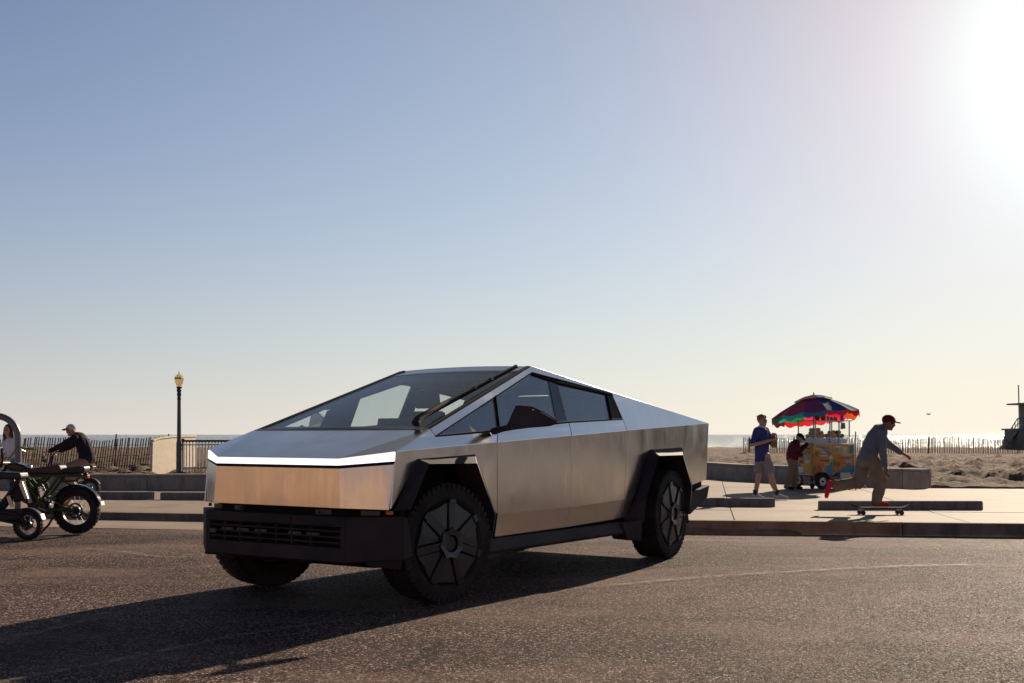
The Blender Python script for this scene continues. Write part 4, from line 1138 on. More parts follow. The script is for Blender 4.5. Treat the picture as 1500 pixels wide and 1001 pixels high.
# ------------------------------------------------------------------ people
SKIN = noisy('skin', (.42, .24, .165), (.50, .30, .21), 6, .55, None)
def capsule(mb, p0, r0, p1, r1, n=10):
    p0, p1 = Vector(p0), Vector(p1); d = (p1 - p0); l_ = d.length
    if l_ < 1e-5: return mb.ball(p0, r0, n, 8)
    d /= l_
    path, rad = [], []
    for a in (1.35, 1.0, .6, .25): path.append(p0 - d * r0 * math.sin(a)); rad.append(r0 * math.cos(a))
    for t in (0, .25, .5, .75, 1): path.append(p0.lerp(p1, t)); rad.append(r0 + (r1 - r0) * t)
    for a in (.25, .6, 1.0, 1.35): path.append(p1 + d * r1 * math.sin(a)); rad.append(r1 * math.cos(a))
    return mb.tube(path, rad, n)
def limb(mb, pts, rad):
    for i in range(len(pts) - 1): capsule(mb, pts[i], rad[i], pts[i + 1], rad[i + 1])
    return mb
def loft(mb, rings, side):
    """rings: (centre, half width, half depth); width runs along 'side'"""
    n = 16; k = len(rings); vs_ = []
    for i, (c, w_, d_) in enumerate(rings):
        ax = Vector(rings[min(i + 1, k - 1)][0]) - Vector(rings[max(i - 1, 0)][0]); ax.normalize()
        s = Vector(side); s = (s - ax * s.dot(ax)).normalized(); f = ax.cross(s)
        for j in range(n):
            a = 2 * math.pi * j / n
            vs_.append(Vector(c) + s * math.cos(a) * w_ + f * math.sin(a) * d_)
    fs = [(i * n + j, i * n + (j + 1) % n, (i + 1) * n + (j + 1) % n, (i + 1) * n + j) for i in range(k - 1) for j in range(n)]
    fs += [tuple(range(n - 1, -1, -1)), tuple((k - 1) * n + j for j in range(n))]
    return mb.add(vs_, fs)
def fuse(mb, name, m, parent, voxel=.009, folds=0., fscale=14, smooth_it=3):
    """one continuous skin over all the shapes gathered in mb"""
    o = bpy.data.objects.new(name, mb.mesh(name, m))
    COL.objects.link(o)
    rm = o.modifiers.new('skin', 'REMESH'); rm.mode = 'VOXEL'; rm.voxel_size = voxel
    sm = o.modifiers.new('soft', 'SMOOTH'); sm.factor = .5; sm.iterations = smooth_it
    dg = bpy.context.evaluated_depsgraph_get()
    me = bpy.data.meshes.new_from_object(o.evaluated_get(dg))
    o.modifiers.clear(); o.data = me; me.name = name
    if not me.materials: me.materials.append(m)
    me.polygons.foreach_set('use_smooth', [True] * len(me.polygons))
    if folds:
        n_ = len(me.vertices); co = np.empty(n_ * 3); me.vertices.foreach_get('co', co); no = np.empty(n_ * 3)
        me.vertices.foreach_get('normal', no); co = co.reshape(-1, 3); no = no.reshape(-1, 3)
        h_ = np.array([mnoise.noise(Vector((p[0] * fscale, p[1] * fscale, p[2] * fscale * .55))) + .5 * mnoise.noise(Vector((p[0] * fscale * 2.1, p[1] * fscale * 2.1, p[2] * fscale))) for p in co])
        co += no * (h_ * folds)[:, None]
        me.vertices.foreach_set('co', co.ravel()); me.update()
    o.parent = parent
    return o
def frame_of(fwd):
    f = Vector(fwd).normalized(); r_ = f.cross(Vector((0, 0, 1))).normalized(); u = r_.cross(f)
    return Matrix((r_, f, u)).transposed()            # columns: right, forward, up
def head(mb, c, fwd, k=1.0):
    Fm = frame_of(fwd); c = Vector(c)
    mb.ball(c + Fm @ Vector((0, -.012, .022)) * k, (.076 * k, .094 * k, .092 * k), 16, 12, rot=Fm)
    mb.ball(c + Fm @ Vector((0, .022, -.050)) * k, (.056 * k, .066 * k, .066 * k), 14, 10, rot=Fm)
    mb.ball(c + Fm @ Vector((0, .062, -.095)) * k, (.026 * k, .022 * k, .018 * k), 8, 6, rot=Fm)
    mb.ball(c + Fm @ Vector((0, .092, -.018)) * k, (.014 * k, .022 * k, .026 * k), 8, 6, rot=Fm)
    mb.ball(c + Fm @ Vector((0, .080, -.062)) * k, (.026 * k, .014 * k, .009 * k), 8, 6, rot=Fm)
    mb.ball(c + Fm @ Vector((0, .078, .030)) * k, (.052 * k, .016 * k, .012 * k), 10, 6, rot=Fm)
    for s in (-1, 1):
        mb.ball(c + Fm @ Vector((s * .078, -.008, -.012)) * k, (.013 * k, .024 * k, .034 * k), 8, 6, rot=Fm)
        mb.ball(c + Fm @ Vector((s * .036, .066, -.024)) * k, (.022 * k, .018 * k, .018 * k), 8, 6, rot=Fm)
    return Fm
M['eye'] = mat('eye', (.02, .015, .012), .2)
def eyes(parent, c, Fm, k=1.0):
    for s in (-1, 1): MB().ball(Vector(c) + Fm @ Vector((s * .031, .083, .008)) * k, .0105 * k, 8, 6).build('eye', M['eye'], parent, smooth=80)
def hand(mb, wrist, direction, palm, curl=.6, thumb=1, k=1.0):
    """palm and five fingers; 'palm' is the way the palm faces, the fingers curl towards it"""
    d = Vector(direction).normalized(); p = Vector(palm); p = (p - d * p.dot(d)).normalized(); s = d.cross(p)
    w = Vector(wrist)
    for q in (-.024, -.008, .008, .024):
        capsule(mb, w + s * q * .6 * k, .014 * k, w + d * .085 * k + s * q * k, .0125 * k, 8)
    for i, q in enumerate((-.030, -.010, .010, .029)):
        l1, l2, l3 = ((.040, .026, .018), (.045, .030, .020), (.042, .028, .019), (.032, .021, .016))[i]
        b = w + d * .088 * k + s * q * k; ang = curl
        for l_, r0, r1 in ((l1, .0105, .0098), (l2, .0098, .009), (l3, .009, .0078)):
            v_ = d * math.cos(ang) + p * math.sin(ang); e = b + v_ * l_ * k
            capsule(mb, b, r0 * k, e, r1 * k, 7); b = e; ang += curl
    b = w + d * .025 * k + s * thumb * .026 * k
    v_ = (d * .6 + s * thumb * .65 + p * .4).normalized(); e = b + v_ * .042 * k
    capsule(mb, b, .0135 * k, e, .0115 * k, 7)
    v_ = (d * .8 + s * thumb * .15 + p * .6).normalized(); capsule(mb, e, .0115 * k, e + v_ * .034 * k, .0095 * k, 7)
def shoe(mb, ankle, toe, k=1.0):
    a, t = Vector(ankle), Vector(toe); d = (t - a); d.z *= 1
    heel = a + Vector((0, 0, -.055)) - d.normalized() * .045
    capsule(mb, a, .046 * k, heel + Vector((0, 0, .02)), .040 * k)
    capsule(mb, heel + Vector((0, 0, .012)), .038 * k, heel.lerp(t, .55) + Vector((0, 0, .012)), .044 * k)
    capsule(mb, heel.lerp(t, .5) + Vector((0, 0, .012)), .043 * k, t - d.normalized() * .03, .034 * k)
    capsule(mb, a, .042 * k, heel.lerp(t, .5) + Vector((0, 0, .02)), .036 * k)
def cloth(name, c1, c2=None): return noisy(name, c1, c2 or tuple(x * 1.25 for x in c1), 7, .85, (220, .25, .002), .2)

# man in a blue polo walking to the right with food in his hand
p = tag(empty('person', (5.04, 23.15, -.098)), 'walking person in blue polo shirt, grey shorts and light shoes', 'person')
FW = Vector((.75, -.66, 0)); RT = Vector((-.66, -.75, 0))
hc_ = (-.035, -.02, 1.575)
b = MB(); Fm = head(b, hc_, (.62, -.78, .05))
capsule(b, (-.045, .0, 1.50), .054, (-.05, .01, 1.38), .062)
loft(b, [((-.05, .01, 1.43), .09, .07), ((-.05, .01, 1.38), .16, .095), ((-.045, .01, 1.2), .165, .11), ((-.03, .01, 1.0), .145, .10), ((-.02, .01, .86), .165, .11)], RT)
rs, ls = Vector((-.165, -.125, 1.385)), Vector((.065, .145, 1.385))
limb(b, [rs, (-.275, -.17, 1.10), (-.02, -.30, 1.17), (.055, -.325, 1.195)], [.052, .042, .031, .027])
limb(b, [ls, (.185, .10, 1.10), (.165, -.12, 1.15), (.155, -.17, 1.165)], [.052, .042, .031, .027])
hand(b, (.055, -.325, 1.195), (.9, -.1, .25), (.3, .3, .85), .75, -1); hand(b, (.155, -.17, 1.165), (-.1, -.8, .3), (.7, -.3, .5), .65, 1)
limb(b, [(-.07, .07, .87), (-.095, .08, .48), (-.15, .085, .11)], [.088, .058, .040]); limb(b, [(.03, -.06, .87), (.125, -.07, .475), (.245, -.075, .12)], [.088, .058, .040])
capsule(b, (-.112, .094, .36), .054, (-.14, .095, .22), .040); capsule(b, (.135, -.06, .36), .054, (.20, -.06, .22), .040)
body = fuse(b, 'body', SKIN, p, .009); eyes(p, hc_, Fm)
hr = MB()
hr.ball(Vector(hc_) + Fm @ Vector((0, -.026, .045)), (.085, .092, .098), 14, 10, rot=Fm)
for i in range(22):
    a = random.uniform(0, 6.28); hr.ball(Vector(hc_) + Fm @ Vector((.062 * math.cos(a), -.02 + .070 * math.sin(a), .075 + random.uniform(-.03, .03))), random.uniform(.022, .034), 8, 6)
fuse(hr, 'hair', noisy('sandy_hair', (.16, .085, .04), (.27, .155, .08), 30, .7, None), p, .008, .006, 60)
sh = MB()
loft(sh, [((-.045, .01, 1.455), .075, .062), ((-.05, .01, 1.41), .165, .105), ((-.05, .01, 1.34), .195, .12), ((-.045, .01, 1.15), .185, .128), ((-.04, .01, .95), .178, .128), ((-.03, .01, .775), .19, .135)], RT)
limb(sh, [rs, Vector(rs).lerp(Vector((-.275, -.17, 1.10)), .78)], [.074, .066]); limb(sh, [ls, Vector(ls).lerp(Vector((.185, .10, 1.10)), .78)], [.074, .066])
fuse(sh, 'polo_shirt', cloth('royal_blue_knit', (.030, .045, .17), (.045, .062, .225)), p, .010, .008)
MB().lathe([(.066, 1.435), (.082, 1.455), (.074, 1.485), (.062, 1.478)], (-.047, .005, 0), n=18).build('collar', cloth('white_collar', (.62, .60, .58)), p, smooth=60)
so = MB()
loft(so, [((-.02, .01, .93), .165, .12), ((-.02, .01, .80), .178, .128), ((-.02, .005, .72), .165, .12)], RT)
limb(so, [(-.07, .07, .80), (-.093, .08, .60)], [.098, .094]); limb(so, [(.035, -.06, .80), (.10, -.07, .60)], [.100, .096])
fuse(so, 'shorts', cloth('grey_twill', (.21, .195, .195), (.27, .25, .25)), p, .010, .006)
for a, t_ in (((-.15, .085, .10), (.03, .04, .015)), ((.245, -.075, .105), (.455, -.14, .035))):
    s_ = MB(); shoe(s_, a, t_); fuse(s_, 'shoe', mat('pale_suede', (.50, .47, .45), .8), p, .009)
    MB().lathe([(.042, -.02), (.050, .03), (.049, .09), (.044, .095)], (a[0] - .005, a[1], a[2] + .005), n=12).build('sock', cloth('dark_sock', (.05, .05, .06)), p, smooth=60)
fb_ = tag(empty('paper_bag', (5.19, 22.92, .95)), 'brown paper bag of food held by the person in blue polo', 'bag')
MB().hexa([(-.05, -.035, 0), (.05, -.035, 0), (.05, .035, 0), (-.05, .035, 0), (-.058, -.03, .23), (.055, -.025, .25), (.055, .025, .24), (-.058, .03, .235)]).build('bag', cloth('kraft_paper', (.20, .11, .06), (.27, .16, .09)), fb_, bevel=.008)
fo_ = MB()
for i in range(9): fo_.ball((random.uniform(-.04, .04), random.uniform(-.02, .02), .25 + random.uniform(0, .03)), random.uniform(.016, .028), 8, 6)
tag(fo_.build('food', noisy('fried_food', (.42, .23, .07), (.30, .34, .08), 30, .7, None), fb_), kind='stuff')

# vendor stooping at the cart
p = tag(empty('person', (6.69, 27.55, -.10)), 'stooping person in maroon hoodie and khaki trousers behind the cart', 'person')
RT = Vector((.1, -1, 0)); hc_ = (.150, -.03, 1.215)
b = MB(); Fm = head(b, hc_, (.80, .25, -.55))
capsule(b, (.12, -.01, 1.16), .054, (.06, 0, 1.08), .060)
loft(b, [((.08, 0, 1.10), .10, .07), ((.045, 0, 1.05), .16, .09), ((.0, 0, .88), .15, .10), ((-.01, 0, .72), .16, .11)], RT)
limb(b, [(.03, -.17, 1.03), (-.06, -.24, .80), (.14, -.30, .84)], [.05, .04, .03]); limb(b, [(.05, .17, 1.04), (.20, .20, .92), (.36, .10, 1.08)], [.05, .04, .03])
hand(b, (.14, -.30, .84), (1, 0, .1), (0, .5, -1), .5, 1); hand(b, (.36, .10, 1.08), (1, 0, .2), (0, -.3, -1), .5, -1)
limb(b, [(-.03, -.08, .74), (-.07, -.10, .42), (-.17, -.10, .10)], [.09, .06, .042]); limb(b, [(.0, .08, .74), (.07, .09, .44), (.05, .10, .10)], [.09, .06, .042])
fuse(b, 'body', SKIN, p, .010)
j = MB()
loft(j, [((.10, 0, 1.13), .085, .075), ((.055, 0, 1.08), .185, .115), ((.015, 0, .98), .20, .135), ((-.01, 0, .84), .19, .14), ((-.015, 0, .70), .185, .14)], RT)
limb(j, [(.03, -.17, 1.03), (-.06, -.24, .80), (.12, -.295, .84)], [.078, .066, .050]); limb(j, [(.05, .17, 1.04), (.20, .20, .92), (.35, .10, 1.07)], [.078, .066, .050])
j.ball((.075, 0, 1.13), (.10, .12, .07), 12, 8)
fuse(j, 'hooded_jacket', cloth('maroon_fleece', (.085, .012, .018), (.12, .02, .026)), p, .011, .010)
ca = MB(); ca.ball(Vector(hc_) + Fm @ Vector((0, -.012, .042)), (.088, .104, .080), 14, 10, rot=Fm)
capsule(ca, Vector(hc_) + Fm @ Vector((-.045, .10, .045)), .014, Vector(hc_) + Fm @ Vector((.045, .10, .045)), .014); capsule(ca, Vector(hc_) + Fm @ Vector((-.03, .135, .035)), .012, Vector(hc_) + Fm @ Vector((.03, .135, .035)), .012)
fuse(ca, 'cap', cloth('black_cap', (.012, .012, .014)), p, .009)
t_ = MB(); loft(t_, [((-.012, 0, .80), .165, .12), ((-.012, 0, .70), .18, .13), ((-.01, 0, .62), .16, .12)], RT)
limb(t_, [(-.03, -.08, .70), (-.07, -.10, .42), (-.165, -.10, .08)], [.105, .085, .075]); limb(t_, [(.0, .08, .70), (.07, .09, .44), (.05, .10, .08)], [.105, .085, .075])
fuse(t_, 'trousers', cloth('khaki_drill', (.21, .155, .10), (.27, .20, .135)), p, .011, .010)
for a, q in (((-.17, -.10, .09), (-.02, -.16, .02)), ((.05, .10, .09), (.25, .10, .02))):
    s_ = MB(); shoe(s_, a, q); fuse(s_, 'shoe', M['black'], p, .010)

# skateboarder pushing off
p = tag(empty('person', (5.75, 18.25, -.05)), 'crouching skateboarder in grey shirt, khaki trousers, red cap and shoes', 'person')
RT = Vector((.1, -1, 0)); hc_ = (.185, -.01, 1.445)
b = MB(); Fm = head(b, hc_, (.93, -.1, -.22))
capsule(b, (.15, 0, 1.40), .054, (.085, 0, 1.34), .062)
loft(b, [((.10, 0, 1.36), .09, .07), ((.05, 0, 1.31), .165, .095), ((-.04, 0, 1.15), .165, .115), ((-.11, 0, .99), .145, .105), ((-.15, 0, .86), .16, .115)], RT)
rs, re, rw = (.03, -.185, 1.285), (.02, -.225, .99), (.055, -.25, .75)
ls, le, lw = (.07, .185, 1.29), (.27, .22, 1.09), (.455, .18, .965)
limb(b, [rs, re, rw], [.052, .042, .030]); limb(b, [ls, le, lw], [.052, .042, .030])
hand(b, rw, (.15, 0, -1), (.9, .3, 0), .35, 1); hand(b, lw, (.9, 0, -.45), (-.3, -.4, -.9), .3, -1)
L1 = [(-.10, -.08, .86), (.045, -.09, .54), (-.035, -.085, .20)]; L2 = [(-.18, .08, .86), (-.25, .09, .50), (-.64, .10, .455)]
limb(b, L1, [.092, .062, .043]); limb(b, L2, [.092, .062, .043])
fuse(b, 'body', noisy('tanned_skin', (.22, .115, .075), (.28, .15, .10), 6, .55, None), p, .009); eyes(p, hc_, Fm)
s_ = MB(); loft(s_, [((.115, 0, 1.385), .075, .065), ((.065, 0, 1.345), .175, .11), ((.0, 0, 1.24), .195, .135), ((-.08, 0, 1.08), .18, .135), ((-.14, 0, .93), .18, .135), ((-.165, 0, .84), .185, .135)], RT)
limb(s_, [rs, re, Vector(re).lerp(Vector(rw), .9)], [.074, .058, .044]); limb(s_, [ls, le, Vector(le).lerp(Vector(lw), .9)], [.074, .058, .044])
fuse(s_, 'long_sleeved_shirt', cloth('blue_grey_jersey', (.13, .135, .17), (.17, .175, .21)), p, .010, .010)
t_ = MB(); loft(t_, [((-.14, 0, .92), .165, .125), ((-.16, 0, .83), .182, .14), ((-.15, 0, .76), .165, .13)], RT)
limb(t_, [L1[0], L1[1], Vector(L1[1]).lerp(Vector(L1[2]), .95)], [.120, .098, .082]); limb(t_, [L2[0], L2[1], Vector(L2[1]).lerp(Vector(L2[2]), .92)], [.120, .098, .082])
fuse(t_, 'trousers', cloth('loose_khaki_cotton', (.20, .155, .115), (.26, .205, .15)), p, .010, .012)
ca = MB(); ca.ball(Vector(hc_) + Fm @ Vector((0, -.010, .042)), (.090, .108, .086), 14, 10, rot=Fm)
for yy, ww_ in ((.10, .058), (.125, .052), (.15, .042), (.168, .028)): capsule(ca, Vector(hc_) + Fm @ Vector((-ww_, yy, .036)), .011, Vector(hc_) + Fm @ Vector((ww_, yy, .036)), .011)
fuse(ca, 'cap', cloth('dark_red_cap', (.11, .015, .02), (.15, .02, .028)), p, .008)
RED = cloth('red_canvas', (.55, .022, .035), (.65, .035, .06))
s_ = MB(); shoe(s_, (-.035, -.085, .215), (.165, -.10, .155)); fuse(s_, 'shoe', RED, p, .009)
s_ = MB()
capsule(s_, (-.64, .10, .455), .046, (-.715, .10, .46), .042); capsule(s_, (-.715, .10, .50), .040, (-.75, .10, .36), .042); capsule(s_, (-.75, .10, .36), .042, (-.765, .10, .28), .034)
fuse(s_, 'shoe', RED, p, .009)
M['wrap_dark'] = mat('dark_urethane', (.06, .02, .02), .6)
sk = tag(empty('longboard', (5.79, 18.19, -.05)), 'dark longboard rolling under the skateboarder', 'skateboard')
dk = MB(); vs_ = []
n_ = 22
for lay in (0, .012):
    for i in range(n_ + 1):
        t = -1 + 2 * i / n_; w_ = .115 * (1 - abs(t) ** 5) + .012; x_ = t * .46
        z_ = .118 + .05 * max(0, abs(t) - .72) / .28 * abs(t) - lay
        vs_ += [(x_, -w_, z_), (x_, w_, z_)]
fs = []; o2 = 2 * (n_ + 1)
for i in range(n_):
    a = 2 * i
    fs += [(a, a + 1, a + 3, a + 2), (o2 + a, o2 + a + 2, o2 + a + 3, o2 + a + 1), (a, a + 2, o2 + a + 2, o2 + a), (a + 1, o2 + a + 1, o2 + a + 3, a + 3)]
fs += [(0, o2, o2 + 1, 1), (2 * n_, 2 * n_ + 1, o2 + 2 * n_ + 1, o2 + 2 * n_)]
dk.add(vs_, fs).build('deck', mat('dark_deck', (.03, .022, .02), .95, 0, .05), sk)
for x_ in (-.30, .30):
    tr = MB().box((x_, 0, .088), (.06, .05, .035)).build('truck_mount', M['grey_metal'], sk)
    MB().tube([(x_, -.10, .06), (x_, .10, .06)], .010, 8).build('axle', M['grey_metal'], tr)
    for y in (-.10, .10):
        MB().lathe([(0, -.025), (.03, -.025), (.035, -.015), (.035, .015), (.03, .025), (0, .025)], (x_, y, .035), 'Y', 16)  .build('skate_wheel', M['wrap_dark'], tr, smooth=40)

# rider on a low electric bike by the fence, looking over his shoulder
gx, gy, gz = (124.7 - 750) / 1695.8 * 23.4, 23.4, -.09
p = tag(empty('person', (gx, gy, gz)), 'person in black sweatshirt and red-and-white cap leaning on bike handlebars', 'person')
RT = Vector((.05, 1, 0)); hc_ = (-.275, -.03, 1.385)
b = MB(); Fm = head(b, hc_, (-.62, -.70, -.22))
capsule(b, (-.25, 0, 1.34), .054, (-.18, 0, 1.27), .062)
loft(b, [((-.19, 0, 1.29), .09, .07), ((-.13, 0, 1.24), .16, .095), ((-.03, 0, 1.05), .16, .11), ((.02, 0, .90), .15, .11), ((.03, 0, .75), .17, .12)], RT)
A1 = [(-.14, -.18, 1.22), (-.40, -.24, 1.07), (-.62, -.27, .965)]; A2 = [(-.14, .18, 1.22), (-.38, .24, 1.06), (-.60, .25, .96)]
limb(b, A1, [.05, .042, .030]); limb(b, A2, [.05, .042, .030])
hand(b, A1[2], (-.9, -.1, -.15), (-.2, 0, -1), .8, 1); hand(b, A2[2], (-.9, .1, -.15), (-.2, 0, -1), .8, -1)
L1 = [(.02, -.10, .74), (-.34, -.13, .62), (-.16, -.13, .24)]; L2 = [(.02, .10, .74), (-.36, .13, .66), (-.26, .13, .28)]
limb(b, L1, [.095, .06, .042]); limb(b, L2, [.095, .06, .042])
fuse(b, 'body', SKIN, p, .009); eyes(p, hc_, Fm)
s_ = MB(); loft(s_, [((-.20, 0, 1.30), .08, .07), ((-.145, 0, 1.265), .175, .11), ((-.06, 0, 1.14), .20, .14), ((.015, 0, .97), .19, .15), ((.045, 0, .80), .19, .15), ((.045, 0, .72), .18, .14)], RT)
limb(s_, [A1[0], A1[1], Vector(A1[1]).lerp(Vector(A1[2]), .9)], [.082, .064, .046]); limb(s_, [A2[0], A2[1], Vector(A2[1]).lerp(Vector(A2[2]), .9)], [.082, .064, .046])
fuse(s_, 'sweatshirt', cloth('black_fleece', (.014, .013, .018), (.022, .021, .027)), p, .010, .010)
t_ = MB(); loft(t_, [((.035, 0, .80), .165, .13), ((.03, 0, .72), .185, .145), ((.01, 0, .67), .175, .13)], RT)
limb(t_, [L1[0], L1[1], Vector(L1[1]).lerp(Vector(L1[2]), .6)], [.115, .085, .075]); limb(t_, [L2[0], L2[1], Vector(L2[1]).lerp(Vector(L2[2]), .6)], [.115, .085, .075])
fuse(t_, 'trousers', cloth('stone_chinos', (.24, .18, .13), (.30, .23, .17)), p, .010, .008)
ca = MB(); ca.ball(Vector(hc_) + Fm @ Vector((0, -.012, .050)), (.088, .104, .078), 14, 10, rot=Fm); fuse(ca, 'cap', cloth('white_cap', (.50, .49, .50)), p, .008)
ca = MB()
for yy, ww_ in ((.085, .066), (.105, .06), (.13, .05), (.155, .034)): capsule(ca, Vector(hc_) + Fm @ Vector((-ww_, yy, .044)), .018, Vector(hc_) + Fm @ Vector((ww_, yy, .044)), .018)
fuse(ca, 'cap_brim', cloth('red_brim', (.60, .02, .03)), p, .008)
for a, q in ((L1[2], (-.36, -.14, .17)), (L2[2], (-.45, .13, .22))):
    s_ = MB(); shoe(s_, a, q); fuse(s_, 'shoe', mat('white_trainer', (.6, .58, .56), .7), p, .010)
rb = tag(empty('electric_bike', (gx, gy, gz)), 'low black fat-tyred bike under the rider in black sweatshirt', 'bicycle')
spoked_wheel('rear_wheel', rb, (.10, 0, .205), .20, .10, .12, lugs=26, spokes=12)
spoked_wheel('front_wheel', rb, (-.92, 0, .205), .20, .10, .12, lugs=26, spokes=12)
fm = MB()
for y in (-.07, .07):
    fm.tube([(.10, y, .205), (-.28, y, .28), (-.02, y, .58)], .018, 7); fm.tube([(-.28, y, .28), (-.72, y, .60)], .02, 7); fm.tube([(.14, y, .60), (-.72, y, .62)], .02, 7); fm.tube([(-.92, y, .205), (-.72, y, .66), (-.66, y * .5, .86)], .02, 7)
fm.tube([(-.72, -.07, .62), (-.72, .07, .62)], .03, 7); fm.tube([(-.28, -.07, .28), (-.28, .07, .28)], .03, 7); fm.tube([(.14, -.07, .60), (.14, .07, .60)], .02, 7)
fm.build('frame', M['dark_metal'], rb, smooth=50)
long_seat([(-.35, .615), (.18, .615), (.20, .64), (.18, .67), (-.35, .655)], .20, M['black_seat'], 'seat', rb)
MB().tube([(-.60, -.36, .94), (-.64, -.15, .95), (-.66, 0, .86), (-.64, .15, .95), (-.60, .36, .94)], .013, 8).build('handlebar', M['dark_metal'], rb)
MB().lathe([(.0, -.06), (.06, -.05), (.075, 0), (0, .01)], (-.80, 0, .80), 'X', 16).build('headlight', M['gloss_black'], rb)
MB().box((-.66, -.10, 1.0), (.02, .05, .03)).build('display', M['lamp_glass'], rb)
fender_arc((.10, 0, .205), .222, .11, R(25), R(120)).build('rear_fender', M['black_trim'], rb)

# woman behind the rack hoop
gx, gy = (20 - 750) / 1695.8 * 23.0, 23.0
p = tag(empty('person', (gx, gy, -.09)), 'long-haired person in white top and blue jeans behind the bike rack', 'person')
RT = Vector((-.85, .5, 0)); hc_ = (-.095, -.04, 1.385)
b = MB(); Fm = head(b, hc_, (-.25, -.95, -.12), .95)
capsule(b, (-.09, 0, 1.33), .048, (-.07, .01, 1.22), .055)
loft(b, [((-.07, .01, 1.26), .08, .06), ((-.065, .01, 1.20), .145, .085), ((-.04, .01, 1.02), .135, .095), ((-.02, .01, .90), .125, .09), ((.0, .01, .76), .16, .11)], RT)
A1 = [(.06, -.08, 1.19), (.13, -.10, .95), (.04, -.26, .84)]; A2 = [(-.19, .08, 1.19), (-.26, .03, .95), (-.17, -.16, .86)]
limb(b, A1, [.044, .036, .026]); limb(b, A2, [.044, .036, .026])
hand(b, A1[2], (-.5, -.8, .1), (0, -.2, -1), .6, 1, .9); hand(b, A2[2], (.4, -.9, .1), (0, -.2, -1), .6, -1, .9)
L1 = [(.06, -.03, .76), (.10, -.08, .42), (.10, -.03, .09)]; L2 = [(-.07, .05, .76), (-.08, .02, .42), (-.08, .06, .09)]
limb(b, L1, [.088, .056, .038]); limb(b, L2, [.088, .056, .038])
fuse(b, 'body', SKIN, p, .009); eyes(p, hc_, Fm, .95)
hr = MB(); hr.ball(Vector(hc_) + Fm @ Vector((0, -.03, .038)), (.086, .092, .086), 14, 10, rot=Fm)
for s in (-1, 1): limb(hr, [Vector(hc_) + Fm @ Vector((s * .070, -.01, .03)), Vector(hc_) + Fm @ Vector((s * .085, .0, -.10)), Vector(hc_) + Fm @ Vector((s * .080, .02, -.22))], [.034, .036, .022])
limb(hr, [Vector(hc_) + Fm @ Vector((0, -.075, .0)), Vector(hc_) + Fm @ Vector((0, -.085, -.20))], [.07, .06])
fuse(hr, 'hair', noisy('dark_brown_hair', (.018, .011, .008), (.035, .022, .015), 30, .5, None), p, .008, .005, 50)
s_ = MB(); loft(s_, [((-.07, .01, 1.235), .11, .075), ((-.065, .01, 1.19), .165, .105), ((-.045, .01, 1.05), .16, .12), ((-.025, .01, .90), .155, .115), ((-.01, .01, .82), .165, .12)], RT)
limb(s_, [A1[0], A1[1], Vector(A1[1]).lerp(Vector(A1[2]), .6)], [.066, .054, .042]); limb(s_, [A2[0], A2[1], Vector(A2[1]).lerp(Vector(A2[2]), .6)], [.066, .054, .042])
fuse(s_, 'top', cloth('white_cotton', (.62, .61, .64), (.70, .69, .71)), p, .010, .008)
t_ = MB(); loft(t_, [((-.005, .01, .86), .14, .10), ((0, .01, .76), .175, .125), ((0, .01, .70), .165, .12)], RT)
limb(t_, L1, [.098, .068, .052]); limb(t_, L2, [.098, .068, .052])
fuse(t_, 'jeans', cloth('blue_denim', (.10, .15, .24), (.16, .22, .32)), p, .010, .006)
for a, q in ((L1[2], (.06, -.20, .02)), (L2[2], (-.12, -.11, .02))):
    s_ = MB(); shoe(s_, a, q, .9); fuse(s_, 'shoe', M['black'], p, .010)

# ------------------------------------------------------------------ fruit cart (local: x along its long side, y depth)
CX, CY, CZ = 7.20, 27.75, -.10
CR = R(25)
def carted(e, x_, y_, z_=0.):
    e.location = (CX + x_ * math.cos(CR) - y_ * math.sin(CR), CY + x_ * math.sin(CR) + y_ * math.cos(CR), CZ + z_); e.rotation_euler = (0, 0, CR)
    return e
ct = carted(tag(empty('fruit_cart'), 'wheeled fruit cart wrapped in orange and yellow fruit graphics', 'cart'), 0, 0)
M['wrap_orange'] = noisy('orange_vinyl_print', (.50, .17, .035), (.58, .25, .05), 3.5, .5, None)
M['wrap_yellow'] = noisy('yellow_vinyl_print', (.55, .33, .05), (.60, .42, .09), 4, .5, None)
M['wrap_blue'] = mat('blue_vinyl_print', (.05, .20, .42), .5)
M['wrap_teal'] = mat('teal_vinyl_print', (.03, .25, .27), .5)
M['wrap_sky'] = mat('sky_blue_vinyl_print', (.20, .45, .62), .5)
M['wrap_green'] = mat('green_vinyl_print', (.05, .19, .045), .5)
M['wrap_red'] = mat('red_vinyl_print', (.52, .07, .06), .5)
M['wrap_white'] = mat('white_vinyl_print', (.62, .62, .62), .5)
M['wrap_purple'] = mat('purple_vinyl_print', (.22, .14, .32), .5)
M['wrap_brown'] = mat('brown_vinyl_print', (.16, .06, .03), .5)
M['white_metal'] = mat('white_painted_metal', (.70, .69, .66), .4)
MB().box((.645, .40, .70), (1.26, .77, .74)).build('cabinet', M['grey_metal'], ct)
def art(parent, items, x0, z0, sx, sz, face):
    """flat print: every shape a thin vinyl cut-out on the panel"""
    ms = ['wrap_orange', 'wrap_yellow', 'wrap_blue', 'wrap_teal', 'wrap_sky', 'wrap_green', 'wrap_red', 'wrap_white', 'wrap_purple', 'wrap_brown']
    g_ = MB()
    for lv, (m, pts) in enumerate(items):
        q = [face(x0 + u * sx, z0 + v_ * sz, .002 + .0004 * (lv + 1)) for u, v_ in pts]
        g_.add(q, [tuple(range(len(q)))], ms.index('wrap_' + m))
    o_ = g_.build('printed_graphic', [M[k] for k in ms], parent)
    return tag(o_, kind='stuff')
def disc(u, v_, ru, rv, n=14, ph=0.): return [(u + ru * math.cos(2 * math.pi * i / n + ph), v_ + rv * math.sin(2 * math.pi * i / n + ph)) for i in range(n)]
